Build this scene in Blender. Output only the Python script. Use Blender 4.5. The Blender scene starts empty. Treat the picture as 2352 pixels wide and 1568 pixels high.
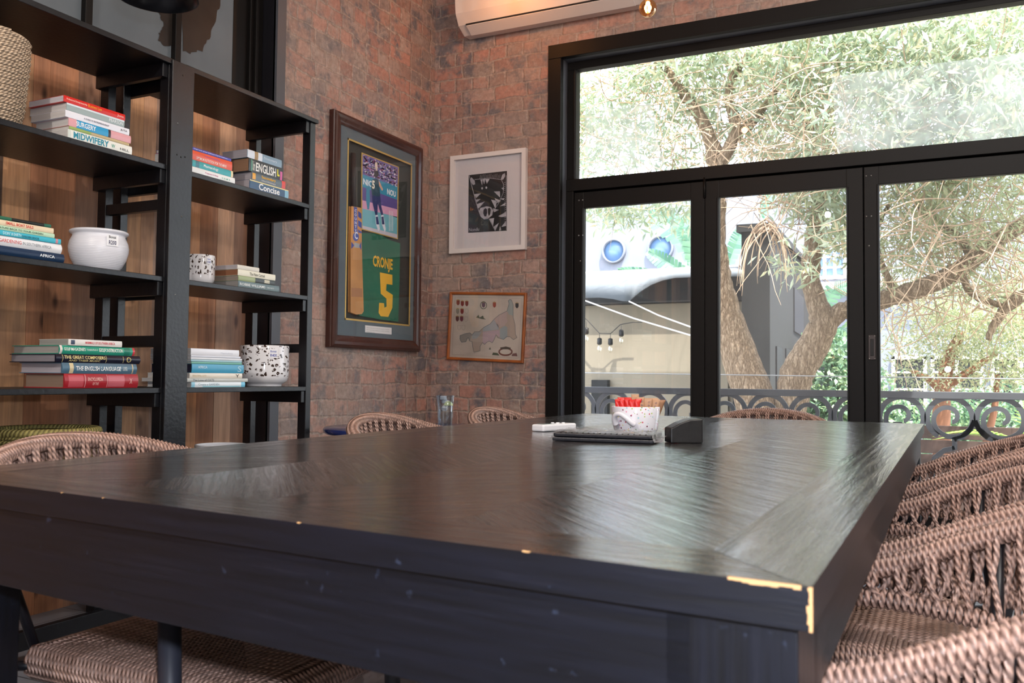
import bpy, bmesh, math, random
import numpy as np
from mathutils import Vector, Matrix
random.seed(7); RNG = np.random.RandomState(11)
S = bpy.context.scene
COL = S.collection
EYE = 0.92
# ------------------------------------------------------------------ camera, sky, sun, lights, exposure
R_ = np.array([[0.89871402, 0.43842902, 0.00964879], [-0.00919216, 0.04083092, -0.99912379], [-0.43843883, 0.89783786, 0.04072543]])
cam = bpy.data.cameras.new('camera'); camo = bpy.data.objects.new('camera', cam); COL.objects.link(camo)
camo.matrix_world = Matrix([[R_[0][0], -R_[1][0], -R_[2][0], 0], [R_[0][1], -R_[1][1], -R_[2][1], 0], [R_[0][2], -R_[1][2], -R_[2][2], EYE], [0, 0, 0, 1]])
cam.sensor_width = 36; cam.lens = 31.16; cam.clip_start = 0.02; cam.clip_end = 300
cam.dof.use_dof = True; cam.dof.focus_distance = 3.3; cam.dof.aperture_fstop = 9
S.camera = camo
S.view_settings.view_transform = 'Standard'; S.view_settings.look = 'None'
S.view_settings.gamma = 1; S.view_settings.use_curve_mapping = False
S.view_settings.exposure = 0.0
S.cycles.use_denoising = True; S.cycles.max_bounces = 10; S.cycles.diffuse_bounces = 4; S.cycles.transparent_max_bounces = 16
S.cycles.sample_clamp_indirect = 6.0; S.cycles.caustics_reflective = False; S.cycles.caustics_refractive = False
W = bpy.data.worlds.new('sky'); S.world = W; W.use_nodes = True
wn = W.node_tree; wn.nodes.clear()
wo = wn.nodes.new('ShaderNodeOutputWorld'); wb = wn.nodes.new('ShaderNodeBackground'); sky = wn.nodes.new('ShaderNodeTexSky')
sky.sky_type = 'NISHITA'; sky.sun_disc = False; sky.sun_elevation = math.radians(58); sky.sun_rotation = math.radians(150); sky.air_density = 1.0; sky.dust_density = 2.5; sky.ozone_density = 1
mixw = wn.nodes.new('ShaderNodeMixRGB'); mixw.inputs[0].default_value = 0.55; mixw.inputs[2].default_value = (9.5, 10.0, 10.6, 1)
wn.links.new(sky.outputs[0], mixw.inputs[1]); wn.links.new(mixw.outputs[0], wb.inputs[0]); wn.links.new(wb.outputs[0], wo.inputs[0])
wb.inputs[1].default_value = 0.78

def light(name, typ, loc, energy, color=(1, 1, 1), size=0.1, sizey=None, target=None, label=None, shape=None):
    l = bpy.data.lights.new(name, typ); l.energy = energy; l.color = color
    if typ == 'AREA':
        l.size = size
        if sizey: l.shape = 'RECTANGLE'; l.size_y = sizey
    elif typ in ('POINT', 'SPOT'): l.shadow_soft_size = size
    o = bpy.data.objects.new(name, l); COL.objects.link(o); o.location = loc
    if target is not None:
        o.rotation_euler = (Vector(target) - Vector(loc)).to_track_quat('-Z', 'Y').to_euler()
    return o
sun = light('sun', 'SUN', (0, -5, 20), 17.0, (1, 0.95, 0.86), target=(-2.2, 4.2, 0)); sun.data.angle = math.radians(0.6)
sd = Vector((-0.34, 0.30, -1.0)).normalized(); sun.rotation_euler = sd.to_track_quat('-Z', 'Y').to_euler()
# the flash on top of the camera (its shadow edge and its glint in the glass are in the photo)
fl = light('camera_flash', 'SPOT', (0.03, 0.0, EYE + 0.13), 95, (0.84, 0.89, 1.0), size=0.028, target=(-1.9, 4.0, 1.0)); fl.data.spot_size = math.radians(95); fl.data.spot_blend = 0.5
# fill lights added high in the room to brighten it, no fittings built
for i, (x, y, z) in enumerate(((-1.3, -1.4, 3.0), (1.7, 0.3, 2.9), (0.4, 2.4, 3.3))):
    light('fill_light', 'POINT', (x, y, z), (190, 150, 75)[i], (1.0, 0.94, 0.89), size=0.035)

# ------------------------------------------------------------------ pixel -> place helpers (frame 2352 x 1568)
F_ = 2035.7
def ray(px, py): return R_.T @ np.array([(px - 1176) / F_, (py - 784) / F_, 1.0])
def onX(px, py, X): d = ray(px, py); p = d * X / d[0]; return Vector((p[0], p[1], p[2] + EYE))
def onY(px, py, Y): d = ray(px, py); p = d * Y / d[1]; return Vector((p[0], p[1], p[2] + EYE))
def onZ(px, py, Z): d = ray(px, py); p = d * (Z - EYE) / d[2]; return Vector((p[0], p[1], p[2] + EYE))

# ------------------------------------------------------------------ materials
MATS = {}
def srgb(h):
    h = h.lstrip('#'); c = [int(h[i:i + 2], 16) / 255 for i in (0, 2, 4)]
    return tuple([(v / 12.92 if v <= 0.04045 else ((v + 0.055) / 1.055) ** 2.4) for v in c] + [1])
class NT:
    def __init__(s, name):
        s.m = bpy.data.materials.new(name); s.m.use_nodes = True; s.t = s.m.node_tree; s.t.nodes.clear()
        s.out = s.t.nodes.new('ShaderNodeOutputMaterial')
    def n(s, typ, **kw):
        nd = s.t.nodes.new('ShaderNode' + typ)
        for k, v in kw.items():
            if k.startswith('i_'):
                key = k[2:]
                key = int(key) if key.isdigit() else key.replace('_', ' ')
                nd.inputs[key].default_value = v
            else: setattr(nd, k, v)
        return nd
    def l(s, a, b, ai=0, bi=0):
        ao = a.outputs[ai] if not hasattr(a, 'is_linked') else a
        s.t.links.new(ao, b.inputs[bi])
    def ramp(s, src, stops, ai=0, interp='LINEAR'):
        r = s.t.nodes.new('ShaderNodeValToRGB'); r.color_ramp.interpolation = interp
        e = r.color_ramp.elements
        while len(e) < len(stops): e.new(0.5)
        for k, (p, c) in enumerate(stops):
            e[k].position = p; e[k].color = c if len(c) == 4 else (*c, 1)
        s.l(src, r, ai, 0); return r
    def mix(s, fac, a, b, typ='MIX', fi=0):
        m = s.t.nodes.new('ShaderNodeMixRGB'); m.blend_type = typ
        if isinstance(fac, (int, float)): m.inputs[0].default_value = fac
        else: s.l(fac, m, fi, 0)
        for k, v in ((1, a), (2, b)):
            if isinstance(v, tuple): m.inputs[k].default_value = v
            else: s.l(v, m, 0, k)
        return m
def simple(name, hexc, rough=0.5, metal=0.0, bump=0.0, bscale=60, var=0.0, spec=0.5, coat=0.0):
    if name in MATS: return MATS[name]
    t = NT(name); b = t.n('BsdfPrincipled'); c = srgb(hexc) if isinstance(hexc, str) else hexc
    b.inputs['Base Color'].default_value = c; b.inputs['Roughness'].default_value = rough; b.inputs['Metallic'].default_value = metal
    b.inputs['Specular IOR Level'].default_value = spec; b.inputs['Coat Weight'].default_value = coat
    tc = t.n('TexCoord')
    if bump or var:
        nz = t.n('TexNoise', i_Scale=bscale, i_Detail=4.0); t.l(tc, nz, 3, 0)
        if bump:
            bp = t.n('Bump', i_Strength=bump, i_Distance=0.002); t.l(nz, bp, 0, 'Height'); t.l(bp, b, 0, 'Normal')
        if var:
            lo = tuple(v * (1 - var) for v in c[:3]) + (1,); hi = tuple(min(1, v * (1 + var)) for v in c[:3]) + (1,)
            nz2 = t.n('TexNoise', i_Scale=bscale * 0.15, i_Detail=5.0); t.l(tc, nz2, 3, 0)
            r = t.ramp(nz2, [(0.3, lo), (0.7, hi)]); t.l(r, b, 0, 'Base Color')
    t.l(b, t.out); MATS[name] = t.m; return t.m

def brick_mat(name, axis):
    t = NT(name); tc = t.n('TexCoord'); sp = t.n('SeparateXYZ'); t.l(tc, sp, 3, 0)
    nzc = t.n('TexNoise', i_Scale=5.0, i_Detail=4.0); t.l(tc, nzc, 3, 0)
    cb = t.n('CombineXYZ'); t.l(sp, cb, 0 if axis == 'x' else 1, 0); t.l(sp, cb, 2, 1)
    off = t.n('VectorMath', operation='SUBTRACT'); t.l(nzc, off, 1, 0); off.inputs[1].default_value = (0.5, 0.5, 0.5)
    sc = t.n('VectorMath', operation='SCALE'); t.l(off, sc); sc.inputs['Scale'].default_value = 0.045
    ad0 = t.n('VectorMath', operation='ADD'); t.l(cb, ad0, 0, 0); t.l(sc, ad0, 0, 1)
    nzf = t.n('TexNoise', i_Scale=30.0, i_Detail=3.0); t.l(tc, nzf, 3, 0); of2 = t.n('VectorMath', operation='SUBTRACT'); t.l(nzf, of2, 1, 0); of2.inputs[1].default_value = (0.5, 0.5, 0.5); sc2 = t.n('VectorMath', operation='SCALE'); t.l(of2, sc2); sc2.inputs['Scale'].default_value = 0.016
    ad = t.n('VectorMath', operation='ADD'); t.l(ad0, ad, 0, 0); t.l(sc2, ad, 0, 1)
    br = t.n('TexBrick', offset=0.5, squash=0.52, squash_frequency=2, offset_frequency=2); t.l(ad, br, 0, 0)
    br.inputs['Scale'].default_value = 1.0; br.inputs['Brick Width'].default_value = 0.235; br.inputs['Row Height'].default_value = 0.087
    br.inputs['Mortar Size'].default_value = 0.010; br.inputs['Mortar Smooth'].default_value = 0.85; br.inputs['Bias'].default_value = 0.0
    br.inputs['Color1'].default_value = (0, 0, 0, 1); br.inputs['Color2'].default_value = (1, 1, 1, 1); br.inputs['Mortar'].default_value = (0.5, 0.5, 0.5, 1)
    col = t.ramp(br, [(0.0, srgb('#8a6257')), (0.15, srgb('#a87465')), (0.32, srgb('#b2715c')), (0.48, srgb('#937468')), (0.6, srgb('#bb7a65')), (0.75, srgb('#a8897b')), (0.9, srgb('#80706d')), (1.0, srgb('#b48d7e'))])
    # blue-grey clinker cores and patches
    n1 = t.n('TexNoise', i_Scale=7.5, i_Detail=6.0, i_Roughness=0.65); t.l(tc, n1, 3, 0)
    m1 = t.ramp(n1, [(0.50, (0, 0, 0)), (0.62, (1, 1, 1))])
    c1 = t.mix(m1, col, srgb('#64626a')); 
    n2 = t.n('TexNoise', i_Scale=11.0, i_Detail=8.0, i_Roughness=0.7); t.l(tc, n2, 3, 0); n2.inputs['Distortion'].default_value = 0.6
    m2 = t.ramp(n2, [(0.50, (0, 0, 0)), (0.70, (0.85, 0.85, 0.85))])
    c2 = t.mix(m2, c1, srgb('#ab978b'))
    n3 = t.n('TexNoise', i_Scale=1.1, i_Detail=3.0); t.l(tc, n3, 3, 0)
    n4 = t.n('TexNoise', i_Scale=40.0, i_Detail=5.0, i_Roughness=0.7); t.l(tc, n4, 3, 0)
    mort = t.ramp(n4, [(0.3, srgb('#8d7a6e')), (0.7, srgb('#b8a699'))])
    mf = t.ramp(br, [(0.0, (0, 0, 0)), (1.0, (1, 1, 1))], ai=1)
    nb = t.n('TexNoise', i_Scale=3.2, i_Detail=5.0, i_Roughness=0.7); t.l(tc, nb, 3, 0); nbr = t.ramp(nb, [(0.38, (0.35, 0.35, 0.35)), (0.62, (1, 1, 1))]); mfb = t.mix(1.0, mf, nbr, 'MULTIPLY'); c3 = t.mix(mfb, c2, mort)
    smr = t.ramp(nb, [(0.56, (0, 0, 0)), (0.72, (0.7, 0.7, 0.7))]); c3 = t.mix(smr, c3, mort)
    # lime haze in broad drifts
    hz = t.ramp(n3, [(0.42, (0.12, 0.12, 0.12)), (0.66, (0.62, 0.62, 0.62))]); c4 = t.mix(hz, c3, srgb('#ab9485'))
    sh = t.ramp(n4, [(0.25, (0.68, 0.68, 0.68)), (0.75, (1.25, 1.25, 1.25))]); c5 = t.mix(1.0, c4, sh, 'MULTIPLY')
    # a few pale mortar specks
    n5 = t.n('TexNoise', i_Scale=28.0, i_Detail=3.0); t.l(tc, n5, 3, 0); m5 = t.ramp(n5, [(0.69, (0, 0, 0)), (0.74, (0.7, 0.7, 0.7))]); c6 = t.mix(m5, c5, srgb('#b7a99d'))
    b = t.n('BsdfPrincipled', i_Roughness=0.82); b.inputs['Specular IOR Level'].default_value = 0.3; hsv = t.n('HueSaturation', i_Saturation=0.86, i_Value=0.94); t.l(c6, hsv, 0, 'Color'); t.l(hsv, b, 0, 'Base Color')
    h1 = t.n('Math', operation='MULTIPLY'); t.l(mf, h1, 0, 0); h1.inputs[1].default_value = -1.0
    h2 = t.n('Math', operation='MULTIPLY_ADD'); t.l(n4, h2, 0, 0); h2.inputs[1].default_value = 0.55; t.l(h1, h2, 0, 2)
    h3 = t.n('Math', operation='MULTIPLY_ADD'); t.l(n2, h3, 0, 0); h3.inputs[1].default_value = 0.8; t.l(h2, h3, 0, 2)
    bp = t.n('Bump', i_Strength=0.6, i_Distance=0.007); t.l(h3, bp, 0, 'Height'); t.l(bp, b, 0, 'Normal'); t.l(b, t.out)
    return t.m

def wood_mat(name, stops, rough=0.5, sx=(14, 14, 0.9), island=True, knot=True, bump=0.25, coat=0.0):
    t = NT(name); tc = t.n('TexCoord'); geo = t.n('NewGeometry')
    ofs = t.n('VectorMath', operation='SCALE'); 
    cmb = t.n('CombineXYZ'); 
    if island:
        for k in range(3): t.l(geo, cmb, 'Random Per Island', k)
    t.l(cmb, ofs, 0, 0); ofs.inputs['Scale'].default_value = 37.0
    ad = t.n('VectorMath', operation='ADD'); t.l(tc, ad, 3, 0); t.l(ofs, ad, 0, 1)
    mp = t.n('VectorMath', operation='MULTIPLY'); t.l(ad, mp, 0, 0); mp.inputs[1].default_value = sx
    nz = t.n('TexNoise', i_Scale=1.0, i_Detail=5.0, i_Roughness=0.55, i_Distortion=0.9); t.l(mp, nz)
    mp2 = t.n('VectorMath', operation='MULTIPLY'); t.l(ad, mp2, 0, 0); mp2.inputs[1].default_value = tuple(v * 7 for v in sx)
    nf = t.n('TexNoise', i_Scale=1.0, i_Detail=4.0, i_Roughness=0.6); t.l(mp2, nf)
    if island: base = t.ramp(geo, stops, ai='Random Per Island', interp='CONSTANT')
    else: base = t.ramp(nz, stops)
    g = t.ramp(nz, [(0.32, (0.62, 0.58, 0.55)), (0.5, (1, 1, 1)), (0.68, (1.22, 1.18, 1.1))]); c = t.mix(0.8, base, g, 'MULTIPLY')
    g2 = t.ramp(nf, [(0.35, (0.8, 0.78, 0.76)), (0.6, (1.08, 1.08, 1.08))]); c = t.mix(0.8, c, g2, 'MULTIPLY')
    if knot:
        kn = t.n('TexVoronoi', i_Scale=1.0); mpk = t.n('VectorMath', operation='MULTIPLY'); t.l(ad, mpk, 0, 0); mpk.inputs[1].default_value = (9, 9, 3.4); t.l(mpk, kn)
        kr = t.ramp(kn, [(0.06, (1, 1, 1)), (0.16, (0, 0, 0))]); c = t.mix(kr, c, srgb('#4a2c1d'))
        st = t.n('TexNoise', i_Scale=2.3, i_Detail=4.0); t.l(ad, st); sr = t.ramp(st, [(0.56, (0, 0, 0)), (0.7, (0.75, 0.75, 0.75))]); c = t.mix(sr, c, srgb('#5d4033'))
    b = t.n('BsdfPrincipled', i_Roughness=rough); b.inputs['Coat Weight'].default_value = coat; t.l(c, b, 0, 'Base Color')
    bp = t.n('Bump', i_Strength=bump, i_Distance=0.002); t.l(nf, bp, 0, 'Height'); t.l(bp, b, 0, 'Normal'); t.l(b, t.out)
    return t.m

def glass_mat(name, tint=(1, 1, 1, 1), refl=0.09, dirt=0.0):
    t = NT(name); tr = t.n('BsdfTransparent'); tr.inputs[0].default_value = tint
    gl = t.n('BsdfGlossy', i_Roughness=0.0); gl.inputs[0].default_value = (1, 1, 1, 1)
    lw = t.n('LayerWeight', i_Blend=0.5); pw = t.n('Math', operation='POWER'); t.l(lw, pw, 1, 0); pw.inputs[1].default_value = 5.0
    ma = t.n('Math', operation='MULTIPLY_ADD'); t.l(pw, ma, 0, 0); ma.inputs[1].default_value = 0.7; ma.inputs[2].default_value = refl
    ms = t.n('MixShader'); t.l(ma, ms, 0, 0); t.l(tr, ms, 0, 1); t.l(gl, ms, 0, 2)
    last = ms
    if dirt:
        df = t.n('BsdfTranslucent'); df.inputs[0].default_value = (0.9, 0.93, 0.95, 1); tc = t.n('TexCoord')
        nz = t.n('TexNoise', i_Scale=1.6, i_Detail=6.0); t.l(tc, nz, 3, 0); rr = t.ramp(nz, [(0.35, (dirt * 0.3,) * 3), (0.7, (dirt,) * 3)])
        m2 = t.n('MixShader'); t.l(rr, m2, 0, 0); t.l(ms, m2, 0, 1); t.l(df, m2, 0, 2); last = m2
    t.l(last, t.out); return t.m

def rope_mat(name, c1, c2, rough=0.42):
    t = NT(name); uv = t.n('UVMap'); sp = t.n('SeparateXYZ'); t.l(uv, sp)
    geo = t.n('NewGeometry')
    a = t.n('Math', operation='MULTIPLY'); t.l(sp, a, 0, 0); a.inputs[1].default_value = 2 * math.pi / 0.0135
    b_ = t.n('Math', operation='MULTIPLY_ADD'); t.l(sp, b_, 1, 0); b_.inputs[1].default_value = 4 * math.pi; t.l(a, b_, 0, 2)
    sn = t.n('Math', operation='SINE'); t.l(b_, sn)
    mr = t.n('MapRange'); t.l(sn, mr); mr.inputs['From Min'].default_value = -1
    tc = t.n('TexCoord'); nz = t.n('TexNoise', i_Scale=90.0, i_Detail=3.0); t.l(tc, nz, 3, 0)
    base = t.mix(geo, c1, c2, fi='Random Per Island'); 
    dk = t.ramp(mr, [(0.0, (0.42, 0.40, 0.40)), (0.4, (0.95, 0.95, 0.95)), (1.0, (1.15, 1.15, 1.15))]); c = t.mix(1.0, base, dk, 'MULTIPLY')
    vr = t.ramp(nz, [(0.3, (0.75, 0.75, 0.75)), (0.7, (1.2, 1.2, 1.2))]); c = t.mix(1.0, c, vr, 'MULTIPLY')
    p = t.n('BsdfPrincipled', i_Roughness=rough); p.inputs['Specular IOR Level'].default_value = 0.45; t.l(c, p, 0, 'Base Color')
    bp = t.n('Bump', i_Strength=0.9, i_Distance=0.003); t.l(mr, bp, 0, 'Height'); t.l(bp, p, 0, 'Normal'); t.l(p, t.out)
    return t.m

BRICK_L = brick_mat('old_brick_left', 'y'); BRICK_B = brick_mat('old_brick_window_wall', 'x')
PLANK = wood_mat('reclaimed_planks', [(0.0, srgb('#a87454')), (0.12, srgb('#bd8860')), (0.26, srgb('#926a52')), (0.38, srgb('#c89870')), (0.5, srgb('#7c5c4e')), (0.6, srgb('#b38058')), (0.70, srgb('#574438')), (0.8, srgb('#c09474')), (0.9, srgb('#9c806f'))], rough=0.6)
BLACKWOOD = simple('black_stained_wood', '#0a0b10', 0.36, bump=0.35, bscale=70, var=0.35, spec=0.5)
BLACKSTEEL = simple('black_painted_steel', '#141318', 0.4, bump=0.05, bscale=200)
FRAMEBLK = simple('bronze_black_aluminium', '#0c0908', 0.5, spec=0.22)
FRAMEGRY = simple('lit_jamb_grey', '#4c4e54', 0.5)  # paler copy of the dark frame for faces turned to the light
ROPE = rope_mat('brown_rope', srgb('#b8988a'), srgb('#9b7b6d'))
WHITE = simple('white_gloss', '#e9e9ec', 0.25)
WHITEM = simple('white_matt', '#e6e4e2', 0.7)
GOLD = simple('gold_trim', '#c9a75a', 0.35, metal=0.3)
SCREW = simple('screw_metal', '#b8b8b8', 0.3, metal=0.9)
GLASS = glass_mat('window_glass', refl=0.03, dirt=0.012); PICGLASS = glass_mat('picture_glass', refl=0.03)
INK = simple('black_ink', '#0e0e10', 0.6)

# ------------------------------------------------------------------ mesh builder
class MB:
    def __init__(s): s.v = []; s.f = []; s.mi = []; s.sm = []; s.uv = []; s.mats = []
    def m(s, mat):
        if mat not in s.mats: s.mats.append(mat)
        return s.mats.index(mat)
    def add(s, vs, fs, mat, smooth=False, uvs=None):
        o = len(s.v); k = s.m(mat); s.v += [tuple(v) for v in vs]
        for i, f in enumerate(fs):
            s.f.append(tuple(o + a for a in f)); s.mi.append(k); s.sm.append(smooth)
            s.uv.append(uvs[i] if uvs else None)
    def box(s, x0, x1, y0, y1, z0, z1, mat, M=None):
        vs = [(x, y, z) for z in (z0, z1) for y in (y0, y1) for x in (x0, x1)]
        if M is not None: vs = [M @ Vector(v) for v in vs]
        s.add(vs, [(0, 2, 3, 1), (4, 5, 7, 6), (0, 1, 5, 4), (2, 6, 7, 3), (0, 4, 6, 2), (1, 3, 7, 5)], mat)
    def prism(s, poly, mat, O, U, V, N, d0, d1):
        O, U, V, N = Vector(O), Vector(U), Vector(V), Vector(N); n = len(poly)
        a = [O + U * p[0] + V * p[1] + N * d0 for p in poly]; b = [O + U * p[0] + V * p[1] + N * d1 for p in poly]
        fs = [tuple(range(n))[::-1], tuple(range(n, 2 * n))] + [(i, (i + 1) % n, n + (i + 1) % n, n + i) for i in range(n)]
        s.add(a + b, fs, mat)
    def tube(s, pts, r, mat, seg=8, closed=False, caps=True, flat=None, smooth=True):
        pts = [Vector(p) for p in pts]; n = len(pts)
        rs = r if isinstance(r, (list, tuple)) else [r] * n
        T = []
        for i in range(n):
            a = pts[(i - 1) % n] if (closed or i > 0) else pts[i]; b = pts[(i + 1) % n] if (closed or i < n - 1) else pts[i]
            t = (b - a); T.append(t.normalized() if t.length > 1e-9 else Vector((0, 0, 1)))
        up = Vector((0, 0, 1)) if abs(T[0].z) < 0.9 else Vector((1, 0, 0))
        nrm = (up - T[0] * up.dot(T[0])).normalized(); L = 0; vs = []; ls = []
        for i in range(n):
            if i:
                L += (pts[i] - pts[i - 1]).length
                nrm = (nrm - T[i] * nrm.dot(T[i]))
                nrm = nrm.normalized() if nrm.length > 1e-6 else T[i].orthogonal().normalized()
            bn = T[i].cross(nrm); ls.append(L)
            for k in range(seg):
                a = 2 * math.pi * k / seg; ca, sa = math.cos(a), math.sin(a)
                if flat: ca *= flat[0]; sa *= flat[1]
                vs.append(pts[i] + (nrm * ca + bn * sa) * rs[i])
        fs = []; uvs = []
        for i in range(n if closed else n - 1):
            j = (i + 1) % n; l0 = ls[i]; l1 = ls[j] if j else L + (pts[0] - pts[-1]).length
            for k in range(seg):
                k2 = (k + 1) % seg; fs.append((i * seg + k, i * seg + k2, j * seg + k2, j * seg + k))
                uvs.append(((l0, k / seg), (l0, (k + 1) / seg), (l1, (k + 1) / seg), (l1, k / seg)))
        if caps and not closed:
            fs.append(tuple(range(seg))[::-1]); uvs.append(None); fs.append(tuple((n - 1) * seg + k for k in range(seg))); uvs.append(None)
        s.add(vs, fs, mat, smooth, uvs)
    def lathe(s, prof, c, mat, seg=40, smooth=True, M=None):
        c = Vector(c); vs = []; n = len(prof)
        for r, z in prof:
            for k in range(seg):
                a = 2 * math.pi * k / seg; p = Vector((r * math.cos(a), r * math.sin(a), z))
                vs.append((M @ p if M is not None else p) + c)
        fs = [(i * seg + k, i * seg + (k + 1) % seg, (i + 1) * seg + (k + 1) % seg, (i + 1) * seg + k) for i in range(n - 1) for k in range(seg)]
        if prof[0][0] > 1e-5: fs.append(tuple(range(seg))[::-1])
        if prof[-1][0] > 1e-5: fs.append(tuple((n - 1) * seg + k for k in range(seg)))
        s.add(vs, fs, mat, smooth)
    def quad(s, a, b, c, d, mat): s.add([a, b, c, d], [(0, 1, 2, 3)], mat)
    def build(s, name, parent=None, origin=None, bevel=0, recalc=False):
        me = bpy.data.meshes.new(name); o_ = Vector(origin) if origin is not None else Vector((0, 0, 0))
        me.from_pydata([(v[0] - o_.x, v[1] - o_.y, v[2] - o_.z) for v in s.v], [], s.f)
        for m in s.mats: me.materials.append(m)
        me.polygons.foreach_set('material_index', s.mi); me.polygons.foreach_set('use_smooth', s.sm)
        if any(u is not None for u in s.uv):
            ul = me.uv_layers.new(name='UVMap'); flat = []
            for f, u in zip(s.f, s.uv):
                if u is None: flat += [0.0] * (2 * len(f))
                else:
                    for q in u: flat += [q[0], q[1]]
            ul.data.foreach_set('uv', flat)
        me.update()
        if recalc:
            bm = bmesh.new(); bm.from_mesh(me); bmesh.ops.recalc_face_normals(bm, faces=bm.faces); bm.to_mesh(me); bm.free()
        o = bpy.data.objects.new(name, me); COL.objects.link(o); o.location = o_
        if parent is not None:
            o.parent = parent; o.matrix_parent_inverse = parent.matrix_world.inverted() if parent.type != 'EMPTY' else Matrix.Translation(-parent.location) if parent.rotation_euler.z == 0 else Matrix.Identity(4)
        if bevel:
            b = o.modifiers.new('bevel', 'BEVEL'); b.width = bevel; b.segments = 2; b.limit_method = 'ANGLE'; b.angle_limit = math.radians(50); b.harden_normals = False
        return o
def tag(o, label=None, cat=None, group=None, kind=None):
    if label: o['label'] = label
    if cat: o['category'] = cat
    if group: o['group'] = group
    if kind: o['kind'] = kind
    return o
def thing(name, loc, label, cat, group=None, rz=0.0):
    o = bpy.data.objects.new(name, None); COL.objects.link(o); o.location = loc; o.rotation_euler = (0, 0, rz); o.empty_display_size = 0.1
    return tag(o, label, cat, group)
def kid(mb, name, parent, bevel=0, label=None, kind=None, recalc=False):
    """part in world coordinates under an unrotated thing placed at parent.location"""
    o = mb.build(name, None, None, bevel, recalc); o.parent = parent
    base = parent
    loc = Vector(base.location)
    while base.parent is not None: base = base.parent; loc += Vector(base.location)
    o.matrix_parent_inverse = Matrix.Identity(4); o.location = -loc
    if label: o['label'] = label
    if kind: o['kind'] = kind
    return o
def struct(mb, name, bevel=0, label=None, recalc=False):
    o = mb.build(name, bevel=bevel, recalc=recalc); o['kind'] = 'structure'
    if label: o['label'] = label
    return o
def copy_tree(o, parent=None):
    c = o.copy(); COL.objects.link(c); c.parent = parent
    for ch in list(o.children): copy_tree(ch, c)
    return c
_tc = {}
def text_geo(s, shear=0.0, bold=0.0):
    key = (s, shear, bold)
    if key in _tc: return _tc[key]
    cu = bpy.data.curves.new('t', 'FONT'); cu.body = s; cu.size = 1; cu.resolution_u = 2; cu.shear = shear; cu.offset = bold
    ob = bpy.data.objects.new('t', cu); COL.objects.link(ob)
    dg = bpy.context.evaluated_depsgraph_get(); dg.update()
    me = bpy.data.meshes.new_from_object(ob.evaluated_get(dg))
    vs = [tuple(v.co) for v in me.vertices]; fs = [tuple(p.vertices) for p in me.polygons]
    bpy.data.objects.remove(ob); bpy.data.curves.remove(cu); bpy.data.meshes.remove(me)
    xs = [v[0] for v in vs]; ys = [v[1] for v in vs]
    _tc[key] = (vs, fs, min(xs), max(xs), min(ys), max(ys)); return _tc[key]
def put_text(mb, s, O, U, V, w, h, mat, bold=0.0, shear=0.0, keep=False):
    """lettering filling w x h, lower left corner at O, U along, V up"""
    vs, fs, x0, x1, y0, y1 = text_geo(s, shear, bold); O, U, V = Vector(O), Vector(U), Vector(V)
    sx = w / (x1 - x0); sy = h / (y1 - y0)
    if keep: sx = sy = min(sx, sy)
    mb.add([O + U * ((v[0] - x0) * sx) + V * ((v[1] - y0) * sy) for v in vs], fs, mat)

# ================================================================== SETTING
XL = -3.03; YB = 5.0; CEIL = 3.7; XR = 2.9; YF = -3.6; FLOORZ = 0.0
fm = NT('grey_floor_tile'); tc = fm.n('TexCoord'); br = fm.n('TexBrick', offset=0.0, squash=1.0); fm.l(tc, br, 3, 0)
br.inputs['Scale'].default_value = 1.0; br.inputs['Brick Width'].default_value = 0.6; br.inputs['Row Height'].default_value = 0.6; br.inputs['Mortar Size'].default_value = 0.003
br.inputs['Color1'].default_value = srgb('#7c7f88'); br.inputs['Color2'].default_value = srgb('#858891'); br.inputs['Mortar'].default_value = srgb('#4a4b50')
nz = fm.n('TexNoise', i_Scale=3.0, i_Detail=6.0); fm.l(tc, nz, 3, 0); rr = fm.ramp(nz, [(0.3, (0.85, 0.85, 0.85)), (0.7, (1.1, 1.1, 1.1))]); cc = fm.mix(1.0, br, rr, 'MULTIPLY')
pb = fm.n('BsdfPrincipled', i_Roughness=0.35); fm.l(cc, pb, 0, 'Base Color'); fm.l(pb, fm.out); FLOORM = fm.m
PLASTER = simple('white_plaster', '#c9c4bd', 0.85, bump=0.1, bscale=40)
m = MB(); m.box(XL - 0.2, XR, YF, 5.3, -0.1, 0, FLOORM); struct(m, 'floor')
m = MB(); m.box(XL - 0.3, XR + 0.2, YF - 0.2, 5.25, CEIL, CEIL + 0.1, simple('ceiling_paint', '#b9b3ab', 0.9)); struct(m, 'ceiling')
# left brick wall, with the opening for panelling and interior window
OP_Y0, OP_Y1 = -1.2, 3.505
m = MB(); m.box(XL - 0.26, XL, OP_Y1, YB + 0.0, 0, CEIL, BRICK_L); m.box(XL - 0.26, XL, YF, OP_Y0, 0, CEIL, BRICK_L)
m.box(XL - 0.26, XL, OP_Y0, OP_Y1, 3.15, CEIL, BRICK_L); struct(m, 'wall_left', label='old red and blue-grey brick wall beside the black shelving')
# window wall: brick left part and strip over the opening
WX0, WX1, WZ1 = -2.205, 1.45, EYE + 2.07
m = MB(); m.box(XL, WX0 + 0.02, YB, YB + 0.24, 0, CEIL, BRICK_B); m.box(WX0 + 0.02, WX1, YB, YB + 0.24, WZ1 - 0.02, CEIL, BRICK_B); m.box(WX1, XR + 0.1, YB, YB + 0.24, 0, CEIL, BRICK_B)
struct(m, 'wall_back', label='brick wall holding the glazed doors')
m = MB(); m.box(XR, XR + 0.1, YF, YB, 0, CEIL, PLASTER); struct(m, 'wall_right')
m = MB()
m.box(XL - 0.2, XR + 0.1, YF - 0.1, YF, 0, CEIL, PLASTER)
struct(m, 'wall_front', label='plain plastered wall behind the camera')
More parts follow.
